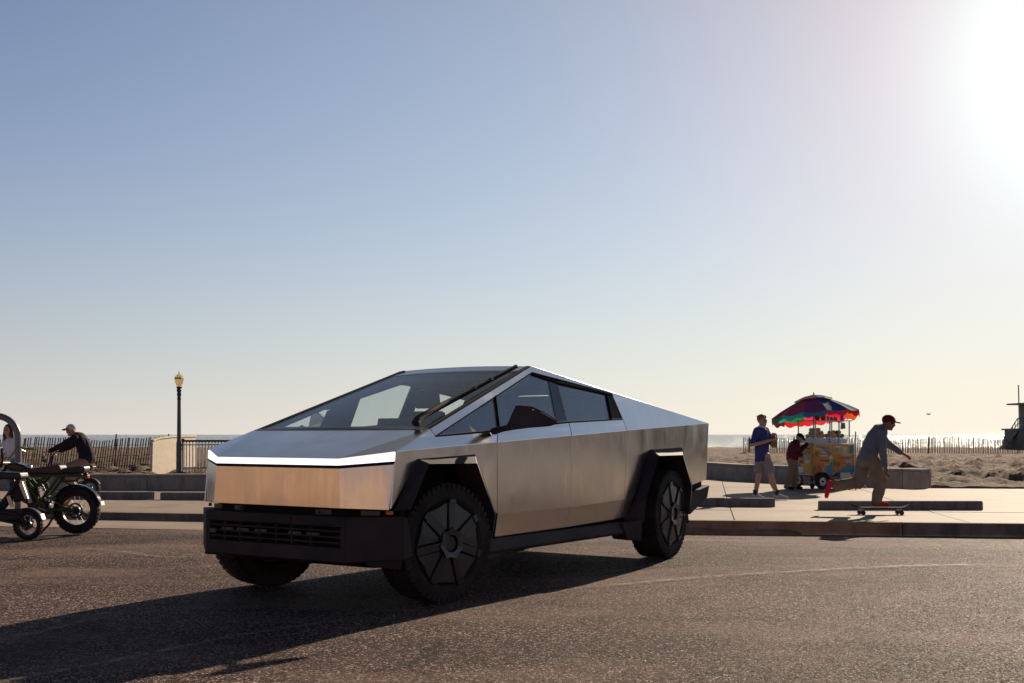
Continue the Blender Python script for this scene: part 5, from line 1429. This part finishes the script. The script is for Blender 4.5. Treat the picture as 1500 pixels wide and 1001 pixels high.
def leaf(u, v_, du, dv, w_): return [(u, v_), (u + du * .35 - dv * w_, v_ + dv * .35 + du * w_), (u + du, v_ + dv), (u + du * .45 + dv * w_, v_ + dv * .45 - du * w_)]
def squig(u, v_, ln, amp, h_, n=9):
    top = [(u + ln * i / n, v_ + amp * math.sin(i * 2.2) + h_ / 2) for i in range(n + 1)]; bot = [(a, b - h_) for a, b in reversed(top)]
    return top + bot
front = lambda x_, z_, d_: (x_, .004 - d_ - .008, z_)
side = lambda y_, z_, d_: (.004 - d_ - .008, y_, z_)
pf = MB().box((.305, 0, .69), (.604, .012, .76)).build('cart_panel', M['wrap_orange'], ct)
art(pf, [('yellow', [(.0, .72), (.25, .80), (.6, .74), (1, .86), (1, 1), (0, 1)]), ('yellow', [(.80, .3), (1, .45), (1, .9), (.86, .9)]), ('green', leaf(.10, .10, .02, .30, .22)), ('green', leaf(.12, .12, -.06, .20, .22)), ('green', leaf(.18, .60, .06, .24, .2)), ('green', leaf(.17, .62, -.04, .22, .2)),
         ('teal', [(.62, .0), (1, .0), (1, .50), (.92, .46), (.84, .36), (.70, .26), (.60, .10)]), ('blue', [(.70, .05), (.95, .02), (.98, .26), (.8, .22)]), ('sky', [(.55, .36), (.78, .32), (.86, .36), (.70, .40), (.56, .41)]),
         ('red', leaf(.22, .08, .18, .34, .14)), ('red', leaf(.30, .05, .20, .26, .14)), ('orange', disc(.42, .20, .09, .10)), ('brown', disc(.40, .22, .035, .05)), ('yellow', disc(.56, .20, .09, .09)), ('green', disc(.58, .22, .03, .04)), ('red', disc(.30, .30, .06, .06)),
         ('purple', squig(.18, .90, .42, .015, .075)), ('white', squig(.12, .88, .30, .02, .03)), ('purple', disc(.72, .84, .15, .075)), ('sky', squig(.60, .845, .24, .02, .04)), ('sky', squig(.36, .64, .40, .03, .07)), ('white', squig(.36, .645, .38, .03, .026)), ('white', squig(.40, .745, .22, .02, .04)),
         ('brown', squig(.36, .49, .50, .006, .028)), ('white', disc(.90, .60, .06, .06)), ('white', disc(.98, .585, .02, .05)), ('white', disc(.84, .575, .035, .045)), ('brown', disc(.86, .70, .03, .05)), ('green', leaf(.94, .68, .02, .11, .2))], .005, .31, .60, .755, front)
MB().box((.952, 0, .735), (.68, .012, .67)).build('cart_panel', M['wrap_orange'], ct)
pf2 = [c_ for c_ in ct.children if c_.name.startswith('cart_panel')][-1]
art(pf2, [('yellow', [(0, .55), (.5, .66), (1, .6), (1, 1), (0, 1)]), ('orange', [(.02, .52), (1, .50), (1, .62), (.02, .66)]), ('teal', [(.15, 0), (1, 0), (1, .28), (.72, .24), (.52, .20), (.38, .10)]), ('blue', disc(.82, .13, .12, .05)), ('sky', [(.56, .42), (.90, .42), (.86, .34), (.70, .31), (.60, .34)]),
          ('red', disc(.72, .25, .10, .08)), ('green', leaf(.05, .20, .03, .26, .2)), ('green', leaf(.09, .16, .0, .34, .2)), ('red', disc(.24, .27, .10, .10)), ('brown', disc(.25, .29, .05, .05)), ('orange', disc(.50, .28, .08, .07)), ('green', disc(.54, .31, .04, .03)),
          ('purple', disc(.16, .80, .14, .06)), ('sky', squig(.06, .80, .22, .02, .04)), ('white', squig(.10, .93, .34, .02, .06)), ('white', [(.46, .70), (.62, .70), (.62, .92), (.46, .92)]), ('sky', [(.48, .74), (.60, .74), (.60, .80), (.48, .80)]), ('blue', [(.76, .66), (.92, .70), (.92, .98), (.76, .95)]), ('sky', squig(.42, .62, .42, .02, .06)), ('white', squig(.42, .625, .40, .02, .022)), ('brown', squig(.20, .51, .60, .006, .025))], .615, .40, .675, .66, front)
ps = MB().box((0, .40, .71), (.012, .77, .72)).build('cart_panel', M['wrap_yellow'], ct)
it = [('blue', [(0, 0), (.62, 0), (.70, .22), (.85, .36), (1, .40), (1, 0)]), ('blue', [(.3, 0), (1, 0), (1, .46), (.55, .34)]), ('white', [(.42, .04), (.82, .04), (.82, .24), (.42, .24)])]
for i in range(4):
    for k in range(3): it.append((('white', 'purple', 'brown', 'sky', 'red', 'green', 'orange')[(i * 3 + k * 2) % 7], [(.10 + k * .29, .36 + i * .16), (.31 + k * .29, .36 + i * .16), (.31 + k * .29, .48 + i * .16), (.10 + k * .29, .48 + i * .16)]))
for i in range(5): it.append((('white', 'red', 'blue', 'brown', 'white')[i], disc(.15 + .17 * i, .94, .055, .035)))
art(ps, it, .02, .355, .76, .71, side)
MB().box((.40, -.03, 1.083), (.84, .10, .022)).build('counter_edge', M['white_metal'], ct, bevel=.004)
MB().box((.645, .40, 1.085), (1.30, .72, .016)).build('counter', M['chrome'], ct)
# wheels, fender, casters
def cart_wheel(x_, y_, r_, nm='cart_wheel'):
    e = MB().lathe([(0, -.035), (.035, -.035), (.04, -.02), (r_ * .52, -.012), (r_ * .6, -.03), (r_ * .6, .03), (r_ * .52, .012), (0, .03)], axis='Y', n=24).build(nm, M['white_metal'], ct, smooth=35)
    e.location = (x_, y_, r_)
    MB().lathe([(r_ * .58, -.04), (r_ * .7, -.055), (r_ * .92, -.052), (r_, -.035), (r_, .035), (r_ * .92, .052), (r_ * .7, .055), (r_ * .58, .04)], axis='Y', n=32).build('tyre', M['tyre'], e, smooth=35)
    MB().lathe([(0, -.045), (.028, -.042), (.03, -.03)], axis='Y', n=12).build('hub', M['black'], e)
cart_wheel(.23, -.07, .18); cart_wheel(.23, .86, .18)
fender_arc((.23, -.07, .18), .225, .13, R(8), R(172)).build('wheel_fender', M['black_trim'], ct, smooth=40)
MB().hexa([(.36, -.04, .22), (.62, -.04, .25), (.62, .1, .25), (.36, .1, .22), (.36, -.04, .33), (.62, -.04, .33), (.62, .1, .33), (.36, .1, .33)]).build('gas_box', mat('red_gas_box', (.30, .03, .025), .5), ct, bevel=.02)
for x_, y_ in ((.06, .74), (.06, .10), (1.2, .74)):
    cs = MB().box((x_, y_, .235), (.05, .05, .15)).build('caster', M['dark_metal'], ct)
    MB().lathe([(0, -.02), (.055, -.02), (.065, -.01), (.065, .01), (.055, .02), (0, .02)], (x_ + .02, y_, .067), 'Y', 18).build('caster_wheel', M['tyre'], cs, smooth=40)
MB().box((.645, .40, .31), (1.2, .70, .03)).build('chassis_frame', M['dark_metal'], ct)
MB().box((.90, -.07, .315), (.32, .13, .15)).build('step_box', M['grey_metal'], ct, bevel=.006)
MB().tube([(1.31, -.02, .42), (1.31, -.02, 1.38)], .016, 8).build('corner_pole', M['grey_metal'], ct)
# glass case on top
gc = MB()
for x_, y_ in ((.16, .08), (.60, .08), (.88, .08), (1.20, .08), (.16, .72), (1.20, .72)): MB().box((x_, y_, 1.365), (.022, .022, .54)).build('case_post', M['grey_metal'], ct)
for a in (((.18, .08), (1.18, .08)), ((.18, .72), (1.18, .72)), ((.16, .10), (.16, .70)), ((1.20, .10), (1.20, .70))):
    (xa, ya), (xb, yb) = a
    MB().box(((xa + xb) / 2, (ya + yb) / 2, 1.41), (max(abs(xb - xa), .005), max(abs(yb - ya), .005), .44)).build('case_pane', M['case_glass'], ct)
MB().box((.69, .40, 1.642), (1.16, .72, .022)).build('case_roof', M['grey_metal'], ct, bevel=.004)
ice = MB().box((.68, .40, 1.160), (1.0, .60, .13), taper=.93).build('ice_bed', noisy('crushed_ice', (.55, .56, .58), (.72, .73, .75), 30, .5, (60, .6, .01)), ct, bevel=.02)
M['melon'] = noisy('orange_fruit_flesh', (.55, .24, .11), (.62, .36, .18), 12, .6, None)
M['coconut'] = noisy('coconut_husk', (.12, .07, .035), (.22, .14, .07), 25, .9, (60, .6, .006))
M['pineapple'] = noisy('pineapple_skin', (.22, .13, .03), (.32, .22, .06), 30, .8, (50, .7, .008))
M['frond'] = mat('green_frond', (.06, .13, .04), .6)
M['lime'] = noisy('green_fruit', (.10, .16, .04), (.16, .22, .07), 10, .5, None)
fr_lab = {'melon': ('orange', 'ball of orange melon piled on the ice'), 'coconut': ('coconut', 'brown coconut piled at the right of the ice'), 'lime': ('green fruit', 'green fruit piled in the middle of the ice')}
def fruit(kind, x_, y_, z_, r_):
    o_ = MB().ball((0, 0, 0), (r_, r_, r_ * random.uniform(.9, 1.05)), 12, 8).build({'melon': 'melon', 'coconut': 'coconut', 'lime': 'green_fruit'}[kind], M[kind], None, smooth=80)
    carted(o_, x_, y_, z_); o_.rotation_euler = (random.uniform(0, 6), random.uniform(0, 6), random.uniform(0, 6))
    tag(o_, fr_lab[kind][1], 'fruit', {'melon': 'melons heaped on the ice', 'coconut': 'coconuts heaped on the ice', 'lime': 'green fruit heaped on the ice'}[kind])
def heap(kind, x0, x1, n, r_, top):
    lay = 0; z_ = 1.225 + r_; cnt = 0; c0 = (x0 + x1) / 2
    while cnt < n:
        hw = (x1 - x0) / 2 - lay * r_ * .85; xs_ = np.arange(c0 - hw, c0 + hw + .001, r_ * 1.75)
        for yy in np.arange(.20 + lay * r_ * .7, .50, r_ * 1.9):
            for x_ in xs_:
                if cnt < n: fruit(kind, x_ + random.uniform(-.01, .01), yy + random.uniform(-.01, .01), z_ + random.uniform(-.006, .006), r_ * random.uniform(.9, 1.06)); cnt += 1
        lay += 1; z_ += r_ * 1.45
        if lay > top: break
heap('melon', .25, .54, 30, .050, 4); heap('lime', .60, .68, 8, .05, 1); heap('melon', .76, .88, 10, .052, 1); heap('coconut', .98, 1.14, 12, .055, 2)
# things on and under the case roof
def pineapple(x_, y_, z_, lab):
    e = carted(tag(empty('pineapple'), lab, 'fruit'), x_, y_, z_)
    MB().lathe([(0, 0), (.045, .005), (.065, .06), (.062, .12), (.035, .165), (0, .17)], n=14).build('fruit_body', M['pineapple'], e, smooth=60)
    for i in range(9):
        a = i * 2.4; d = Vector((math.cos(a), math.sin(a), 0)); l_ = .05 + .05 * (i % 3) / 2
        MB().add([tuple(d * .01 + Vector((0, 0, .16)) + Vector((-d.y, d.x, 0)) * .012), tuple(d * .01 + Vector((0, 0, .16)) - Vector((-d.y, d.x, 0)) * .012), tuple(d * l_ + Vector((0, 0, .20 + l_ * .6))), tuple(d * .004 + Vector((0, 0, .162)))], [(0, 1, 2), (0, 2, 3), (1, 3, 2), (0, 3, 1)]).build('leaf', M['frond'], e)
pineapple(.44, .35, 1.654, 'pineapple standing left on the glass case roof'); pineapple(.58, .30, 1.654, 'second pineapple on the glass case roof beside the jars')
for i, (x_, r_, h_, mk, lb) in enumerate(((.70, .04, .10, 'wrap_white', 'white tub on the glass case roof'), (.80, .045, .085, 'wrap_purple', 'purple tub on the glass case roof'), (.92, .04, .09, 'wrap_blue', 'blue tub on the glass case roof'), (1.12, .042, .17, 'wrap_blue', 'tall blue bottle at the right of the case roof'))):
    e = carted(tag(empty('tub'), lb, 'jar'), x_, .25, 1.654)
    MB().lathe([(0, 0), (r_, 0), (r_, h_ * .8), (0, h_ * .8)], n=16).build('jar_body', M[mk], e, smooth=40)
    MB().lathe([(r_ * 1.05, h_ * .79), (r_ * 1.05, h_), (0, h_)], n=16).build('lid', M['wrap_white'], e, smooth=40)
e = carted(tag(empty('bag'), 'green bag hanging from the glass case roof', 'bag'), .93, -.012, 1.44)
MB().hexa([(-.065, -.012, 0), (.065, -.012, .01), (.065, .03, .01), (-.065, .03, 0), (-.055, -.004, .155), (.058, -.004, .15), (.058, .018, .15), (-.055, .018, .155)]).build('bag_body', noisy('green_printed_bag', (.05, .11, .05), (.22, .27, .20), 18, .6, None), e, bevel=.006)
MB().tube([(-.03, .006, .15), (0, .012, .20), (.03, .006, .15)], .004, 5).build('bag_handle', M['wrap_white'], e)
bt = carted(tag(empty('bottle'), 'clear water bottle on the counter beside the melons', 'bottle'), .07, .10, 1.094)
MB().lathe([(0, 0), (.03, 0), (.032, .02), (.032, .12), (.014, .16), (.014, .185), (0, .185)], n=14).build('bottle_body', M['case_glass'], bt, smooth=50)
MB().lathe([(.016, .175), (.016, .20), (0, .20)], n=12).build('cap', M['wrap_sky'], bt)

# folding stool frame by the drawbar
fs_ = carted(tag(empty('folding_stool'), 'white tubular folding stool frame beside the cart', 'stool'), 1.20, -.22)
q = MB()
for y in (-.02, .22):
    q.tube([(-.10, y, .0), (.22, y, .47)], .011, 7); q.tube([(.28, y, .0), (-.05, y, .30)], .011, 7)
q.tube([(.22, -.02, .47), (.22, .22, .47)], .011, 7); q.tube([(-.05, -.02, .30), (-.05, .22, .30)], .011, 7); q.tube([(-.10, -.02, .01), (-.10, .22, .01)], .011, 7); q.tube([(.28, -.02, .01), (.28, .22, .01)], .011, 7); q.tube([(-.16, -.02, .26), (.32, -.02, .30)], .010, 7)
q.build('stool_frame', M['white_metal'], fs_)
MB().box((.10, .10, .40), (.30, .22, .012), rot=Matrix.Rotation(R(-18), 3, 'Y')).build('stool_seat', mat('stool_mesh', (.10, .10, .11), .7), fs_)

# beach umbrella: eight gores, vent cap, scalloped valance
UX, UY = .37, .40
um = carted(tag(empty('beach_umbrella'), 'big multicoloured beach umbrella over the fruit cart', 'umbrella'), UX, UY)
MB().tube([(0, 0, .8), (0, 0, 2.30)], .019, 10).build('pole', M['white_metal'], um)
MB().lathe([(0, 2.29), (.016, 2.295), (.012, 2.33), (0, 2.345)], n=10).build('finial', M['dark_metal'], um)
def fabric(name, c):
    m = bpy.data.materials.new(name); m.use_nodes = True
    b_ = bsdf(m); b_.inputs['Base Color'].default_value = (*c, 1); b_.inputs['Roughness'].default_value = .8
    tl_ = N(m, 'ShaderNodeBsdfTranslucent'); tl_.inputs[0].default_value = (*[min(1, x_ * 1.2) for x_ in c], 1)
    mx_ = N(m, 'ShaderNodeMixShader'); mx_.inputs[0].default_value = .62
    L(m, b_.outputs[0], mx_.inputs[1]); L(m, tl_.outputs[0], mx_.inputs[2]); L(m, mx_.outputs[0], m.node_tree.nodes['Material Output'].inputs['Surface'])
    return m
GC = {'rose': (.30, .06, .14), 'maroon': (.26, .035, .065), 'purple': (.20, .07, .19), 'navy': (.055, .085, .25), 'teal': (.06, .21, .32), 'cream': (.62, .55, .36), 'green': (.05, .26, .13), 'aqua': (.06, .42, .40), 'red': (.62, .04, .06), 'pink': (.62, .07, .20), 'orange': (.55, .16, .05)}
FM = {k: fabric('umbrella_' + k, tuple(min(.8, x_ * 1.55 + .045) for x_ in v_)) for k, v_ in GC.items()}
NG = 12
order = ['purple', 'navy', 'teal', 'cream', 'orange', 'red', 'pink', 'green', 'aqua', 'green', 'maroon', 'rose']   # starting just left of the camera side
prof = [(.0, 2.235), (.16, 2.215), (.36, 2.145), (.60, 2.035), (.85, 1.905), (1.06, 1.775)]
A0 = -math.pi / 2 - CR - 2 * math.pi / NG * .98
for k in range(NG):
    a0, a1 = A0 + 2 * math.pi * k / NG, A0 + 2 * math.pi * (k + 1) / NG
    g_ = MB(); vs_ = []; ns = 4
    for lay in (0, .004):
        for r_, z_ in prof:
            for i in range(ns + 1):
                t = i / ns; a = a0 + (a1 - a0) * t
                dip = .045 * r_ * (1 - (2 * t - 1) ** 2)
                rr = r_ * (1 - .035 * (1 - (2 * t - 1) ** 2) * (r_ / 1.06))
                vs_.append((rr * math.cos(a), rr * math.sin(a), z_ - dip - lay))
    W2 = ns + 1; fs = []
    for ly in range(2):
        for j in range(len(prof) - 1):
            for i in range(ns):
                o_ = ly * len(prof) * W2 + j * W2 + i; fs.append((o_, o_ + 1, o_ + W2 + 1, o_ + W2))
    g_.add(vs_, fs).build('canopy_gore', FM[order[k]], um, smooth=30)
    # valance hanging from the rim, wavy lower edge
    v2 = MB(); vs_ = []; ns = 8
    for lay in (0, -.004):
        for i in range(ns + 1):
            t = i / ns; a = a0 + (a1 - a0) * t
            dip = .045 * 1.06 * (1 - (2 * t - 1) ** 2); rr = (1.06 + lay) * (1 - .035 * (1 - (2 * t - 1) ** 2))
            dr = .105 + .03 * math.sin(t * math.pi * 3 + k)
            vs_ += [(rr * math.cos(a), rr * math.sin(a), 1.776 - dip), ((rr + .012) * math.cos(a), (rr + .012) * math.sin(a), 1.776 - dip - dr)]
    fs = [(ly * 2 * (ns + 1) + 2 * i, ly * 2 * (ns + 1) + 2 * i + 1, ly * 2 * (ns + 1) + 2 * i + 3, ly * 2 * (ns + 1) + 2 * i + 2) for ly in range(2) for i in range(ns)]
    v2.add(vs_, fs).build('valance', FM[['teal', 'pink', 'red', 'red', 'orange', 'pink', 'red', 'red', 'maroon', 'orange', 'green', 'aqua'][k]], um)
    MB().tube([(.02 * math.cos(a0), .02 * math.sin(a0), 2.21), (.36 * math.cos(a0), .36 * math.sin(a0), 2.135), (.85 * math.cos(a0), .85 * math.sin(a0), 1.892), (1.065 * math.cos(a0), 1.065 * math.sin(a0), 1.765)], .005, 5).build('rib', M['chrome'], um)
    tp = MB(); vs_ = []
    for lay in (0, .003):
        for r_, z_ in ((.0, 2.285), (.25, 2.235), (.46, 2.150)):
            for t in (0, .5, 1):
                a = a0 + (a1 - a0) * t; vs_.append((r_ * math.cos(a), r_ * math.sin(a), z_ - lay - (.02 * r_ if t == .5 else 0)))
    fs = [(ly * 9 + j * 3 + i, ly * 9 + j * 3 + i + 1, ly * 9 + j * 3 + i + 4, ly * 9 + j * 3 + i + 3) for ly in range(2) for j in range(2) for i in range(2)]
    tp.add(vs_, fs).build('vent_gore', FM[['maroon', 'navy', 'teal', 'green', 'cream', 'orange', 'red', 'pink', 'green', 'aqua', 'purple', 'maroon'][k]], um)
um.rotation_euler = (0, 0, CR)
# the canopy is tipped on its pole, its near right rim raised
_ax = Matrix.Rotation(-CR, 3, 'Z') @ Vector((-.82, -.57, 0))
_tilt = Matrix.Translation((0, 0, 2.05)) @ Matrix.Rotation(R(8), 4, _ax) @ Matrix.Translation((0, 0, -2.05))
for ch in um.children:
    if not ch.name.startswith(('pole', 'finial')): ch.matrix_local = _tilt

# ------------------------------------------------------------------ lifeguard tower, its guard, and a gull
M['tower_wood'] = noisy('grey_blue_painted_timber', (.16, .15, .14), (.24, .22, .205), 4, .8, None)
lt = tag(empty('lifeguard_tower', (52.3, 120, -.45)), 'weathered lifeguard tower with ramp and mast on the beach', 'tower')
for x_, y_ in ((-.4, -1.6), (3.6, -1.6), (-.4, 1.6), (3.6, 1.6)): MB().box((x_, y_, 1.0), (.22, .22, 2.4)).build('leg', M['tower_wood'], lt)
MB().box((1.7, 0, 2.17), (4.9, 4.0, .16)).build('deck', M['tower_wood'], lt)
MB().prism([(-1.0, -1.9, -.1), (.9, -1.9, -.1), (.55, -1.9, 2.08), (-.55, -1.9, 2.08)], (0, 3.4, 0)).build('base_cladding', M['tower_wood'], lt)
hut = MB().hexa([(1.05, -1.2, 2.25), (4.0, -1.2, 2.25), (4.0, 1.4, 2.25), (1.05, 1.4, 2.25), (.85, -1.4, 4.7), (4.2, -1.4, 4.7), (4.2, 1.6, 4.7), (.85, 1.6, 4.7)]).build('hut', M['tower_wood'], lt)
MB().hexa([(1.3, -1.26, 3.2), (3.7, -1.26, 3.2), (3.7, -1.23, 3.2), (1.3, -1.23, 3.2), (1.2, -1.38, 4.3), (3.8, -1.38, 4.3), (3.8, -1.34, 4.3), (1.2, -1.34, 4.3)]).build('window', M['gloss_black'], hut)
MB().box((2.3, 0, 4.80), (5.0, 3.9, .16)).build('roof', M['tower_wood'], lt)
MB().tube([(.13, -.4, 2.2), (.02, -.4, 6.75)], .07, 8).build('mast', M['white_metal'], lt)
rl = MB().tube([(-.72, -1.9, 3.28), (1.0, -1.9, 3.34)], .05, 6).tube([(-.72, -1.9, 2.75), (1.0, -1.9, 2.8)], .04, 6).tube([(-.72, -1.9, 3.28), (-1.95, -1.9, 1.35)], .05, 6).tube([(-.72, -1.9, 2.75), (-1.95, -1.9, .85)], .04, 6)
rl.build('handrail', M['tower_wood'], lt)
for x_, z0, z1 in [(-.7 + .28 * i, 2.2, 3.3) for i in range(7)] + [(-.98 - .24 * i, 2.0 - .4 * i, 2.9 - .38 * i) for i in range(5)]:
    MB().box((x_, -1.9, (z0 + z1) / 2), (.06, .06, z1 - z0)).build('baluster', M['tower_wood'], lt)
MB().prism([(-.6, -1.8, 2.1), (-.6, -1.8, 1.95), (-2.2, -1.8, -.1), (-2.0, -1.8, -.1)], (0, 1.4, 0)).build('stair_ramp', M['tower_wood'], lt)
p = tag(empty('person', (52.9, 118.7, 1.805)), 'lifeguard in dark jacket standing on the tower deck', 'person')
b = MB(); head(b, (0, 0, 1.63), (-.6, -.8, 0)); capsule(b, (0, 0, 1.55), .055, (0, 0, 1.44), .065)
loft(b, [((0, 0, 1.46), .10, .07), ((0, 0, 1.42), .19, .10), ((0, 0, 1.15), .17, .12), ((0, 0, .9), .18, .12)], (1, .2, 0))
limb(b, [(-.2, 0, 1.40), (-.27, -.05, 1.12), (-.15, -.25, 1.15)], [.05, .045, .03]); limb(b, [(.2, 0, 1.40), (.27, -.05, 1.12), (.25, -.15, .88)], [.05, .045, .03])
hand(b, (-.15, -.25, 1.15), (.6, -.6, 0), (0, 0, -1), .5, 1); hand(b, (.25, -.15, .88), (0, 0, -1), (-1, 0, 0), .4, 1)
limb(b, [(-.09, 0, .9), (-.10, -.03, .48), (-.10, 0, .08)], [.09, .06, .045]); limb(b, [(.09, 0, .9), (.11, -.03, .48), (.12, 0, .08)], [.09, .06, .045])
capsule(b, (-.1, .0, .05), .05, (-.12, -.14, .04), .04); capsule(b, (.12, .0, .05), .05, (.14, -.14, .04), .04)
fuse(b, 'body', SKIN, p, .02)
s_ = MB(); loft(s_, [((0, 0, 1.47), .10, .08), ((0, 0, 1.42), .22, .13), ((0, 0, 1.15), .21, .15), ((0, 0, .82), .21, .15)], (1, .2, 0))
limb(s_, [(-.2, 0, 1.40), (-.27, -.05, 1.12), (-.16, -.24, 1.15)], [.08, .07, .05]); limb(s_, [(.2, 0, 1.40), (.27, -.05, 1.12), (.25, -.15, .90)], [.08, .07, .05])
fuse(s_, 'jacket', cloth('dark_jacket', (.05, .03, .035)), p, .02)
s_ = MB(); limb(s_, [(-.09, 0, .85), (-.10, -.03, .48), (-.10, 0, .14)], [.12, .09, .08]); limb(s_, [(.09, 0, .85), (.11, -.03, .48), (.12, 0, .14)], [.12, .09, .08]); fuse(s_, 'trousers', cloth('dark_trousers', (.03, .03, .04)), p, .02)

gl_ = tag(empty('gull', (54.0, 150, 3.8), R(20)), 'small gull gliding above the sea', 'bird')
gb = MB().lathe([(0, -.30), (.05, -.24), (.085, -.05), (.07, .15), (.03, .30), (0, .34)], axis='X', n=12)
gb.ball((-.30, 0, .03), (.075, .055, .055), 10, 8)
for s in (-1, 1):
    gb.hexa([(-.10, s * .04, .02), (.10, s * .04, .02), (.10, s * .05, .04), (-.10, s * .05, .04), (-.06, s * .38, .20), (.08, s * .36, .20), (.08, s * .36, .215), (-.06, s * .38, .215)])
    gb.hexa([(-.06, s * .38, .20), (.08, s * .36, .20), (.08, s * .36, .215), (-.06, s * .38, .215), (.08, s * .80, .16), (.13, s * .74, .16), (.13, s * .74, .168), (.08, s * .80, .168)])
gb.hexa([(.26, -.03, 0), (.42, -.07, 0), (.42, .07, 0), (.26, .03, 0), (.26, -.03, .02), (.42, -.07, .01), (.42, .07, .01), (.26, .03, .02)])
fuse(gb, 'body', mat('gull_plumage', (.25, .24, .24), .8), gl_, .018)
MB().tube([(-.36, 0, .025), (-.43, 0, .015)], [.016, .004], 6).build('beak', M['wrap_yellow'], gl_)

# ------------------------------------------------------------------ low unseen buildings, added for reflections in the steel and warm bounce
M['stucco'] = stained('tan_stucco', (.40, .25, .16), (.50, .34, .225), (.29, .17, .11), 1.5, (12, .4, .01))
M['block'] = stained('grey_block_wall', (.60, .50, .39), (.68, .57, .46), (.44, .35, .27), 1.5, (12, .4, .01))
def low_building(name, loc, rz, ln, dp, h, m, label, n):
    e = tag(empty(name, loc, rz), label, 'building')
    MB().box((0, 0, h / 2), (ln, dp, h)).build('wall', m, e)
    rf_ = MB().box((0, 0, h + .12), (ln + .7, dp + .7, .24)).build('roof', M['wall'], e)
    for i in range(n):
        x_ = -ln / 2 + ln * (i + .5) / n
        if i % 4 == 2:
            d_ = MB().box((x_, -dp / 2 - .02, 1.1), (1.1, .06, 2.2)).build('door', M['brown_seat'], e); MB().ball((x_ + .4, -dp / 2 - .07, 1.05), .05, 8, 6).build('handle', M['chrome'], d_)
        else:
            w_ = MB().box((x_, -dp / 2 - .015, h * .58), (ln / n * .52, .05, h * .36)).build('window', M['white_metal'], e); MB().box((x_, -dp / 2 - .045, h * .58), (ln / n * .46, .02, h * .31)).build('pane', M['gloss_black'], w_)
    return e
low_building('added_shop_building', (-31, -10, 0), R(114), 44, 9, 4.6, M['stucco'], 'long tan stucco building added out of view for nose reflections', 18)  # unseen, invented to give the truck's nose a sunlit warm reflection
low_building('added_bathhouse', (38, 27, -.1), R(-62), 20, 7, 2.5, M['block'], 'low buff block building added beyond the right edge for flank reflections', 9)  # unseen, added to shape what the truck's flank reflects
low_building('added_beach_house', (6, -27, 0), R(180), 58, 8, 5.2, M['stucco'], 'long low stucco building added behind the camera for reflections and bounce', 20)  # unseen, added for nose-corner reflections and warm fill from behind the camera
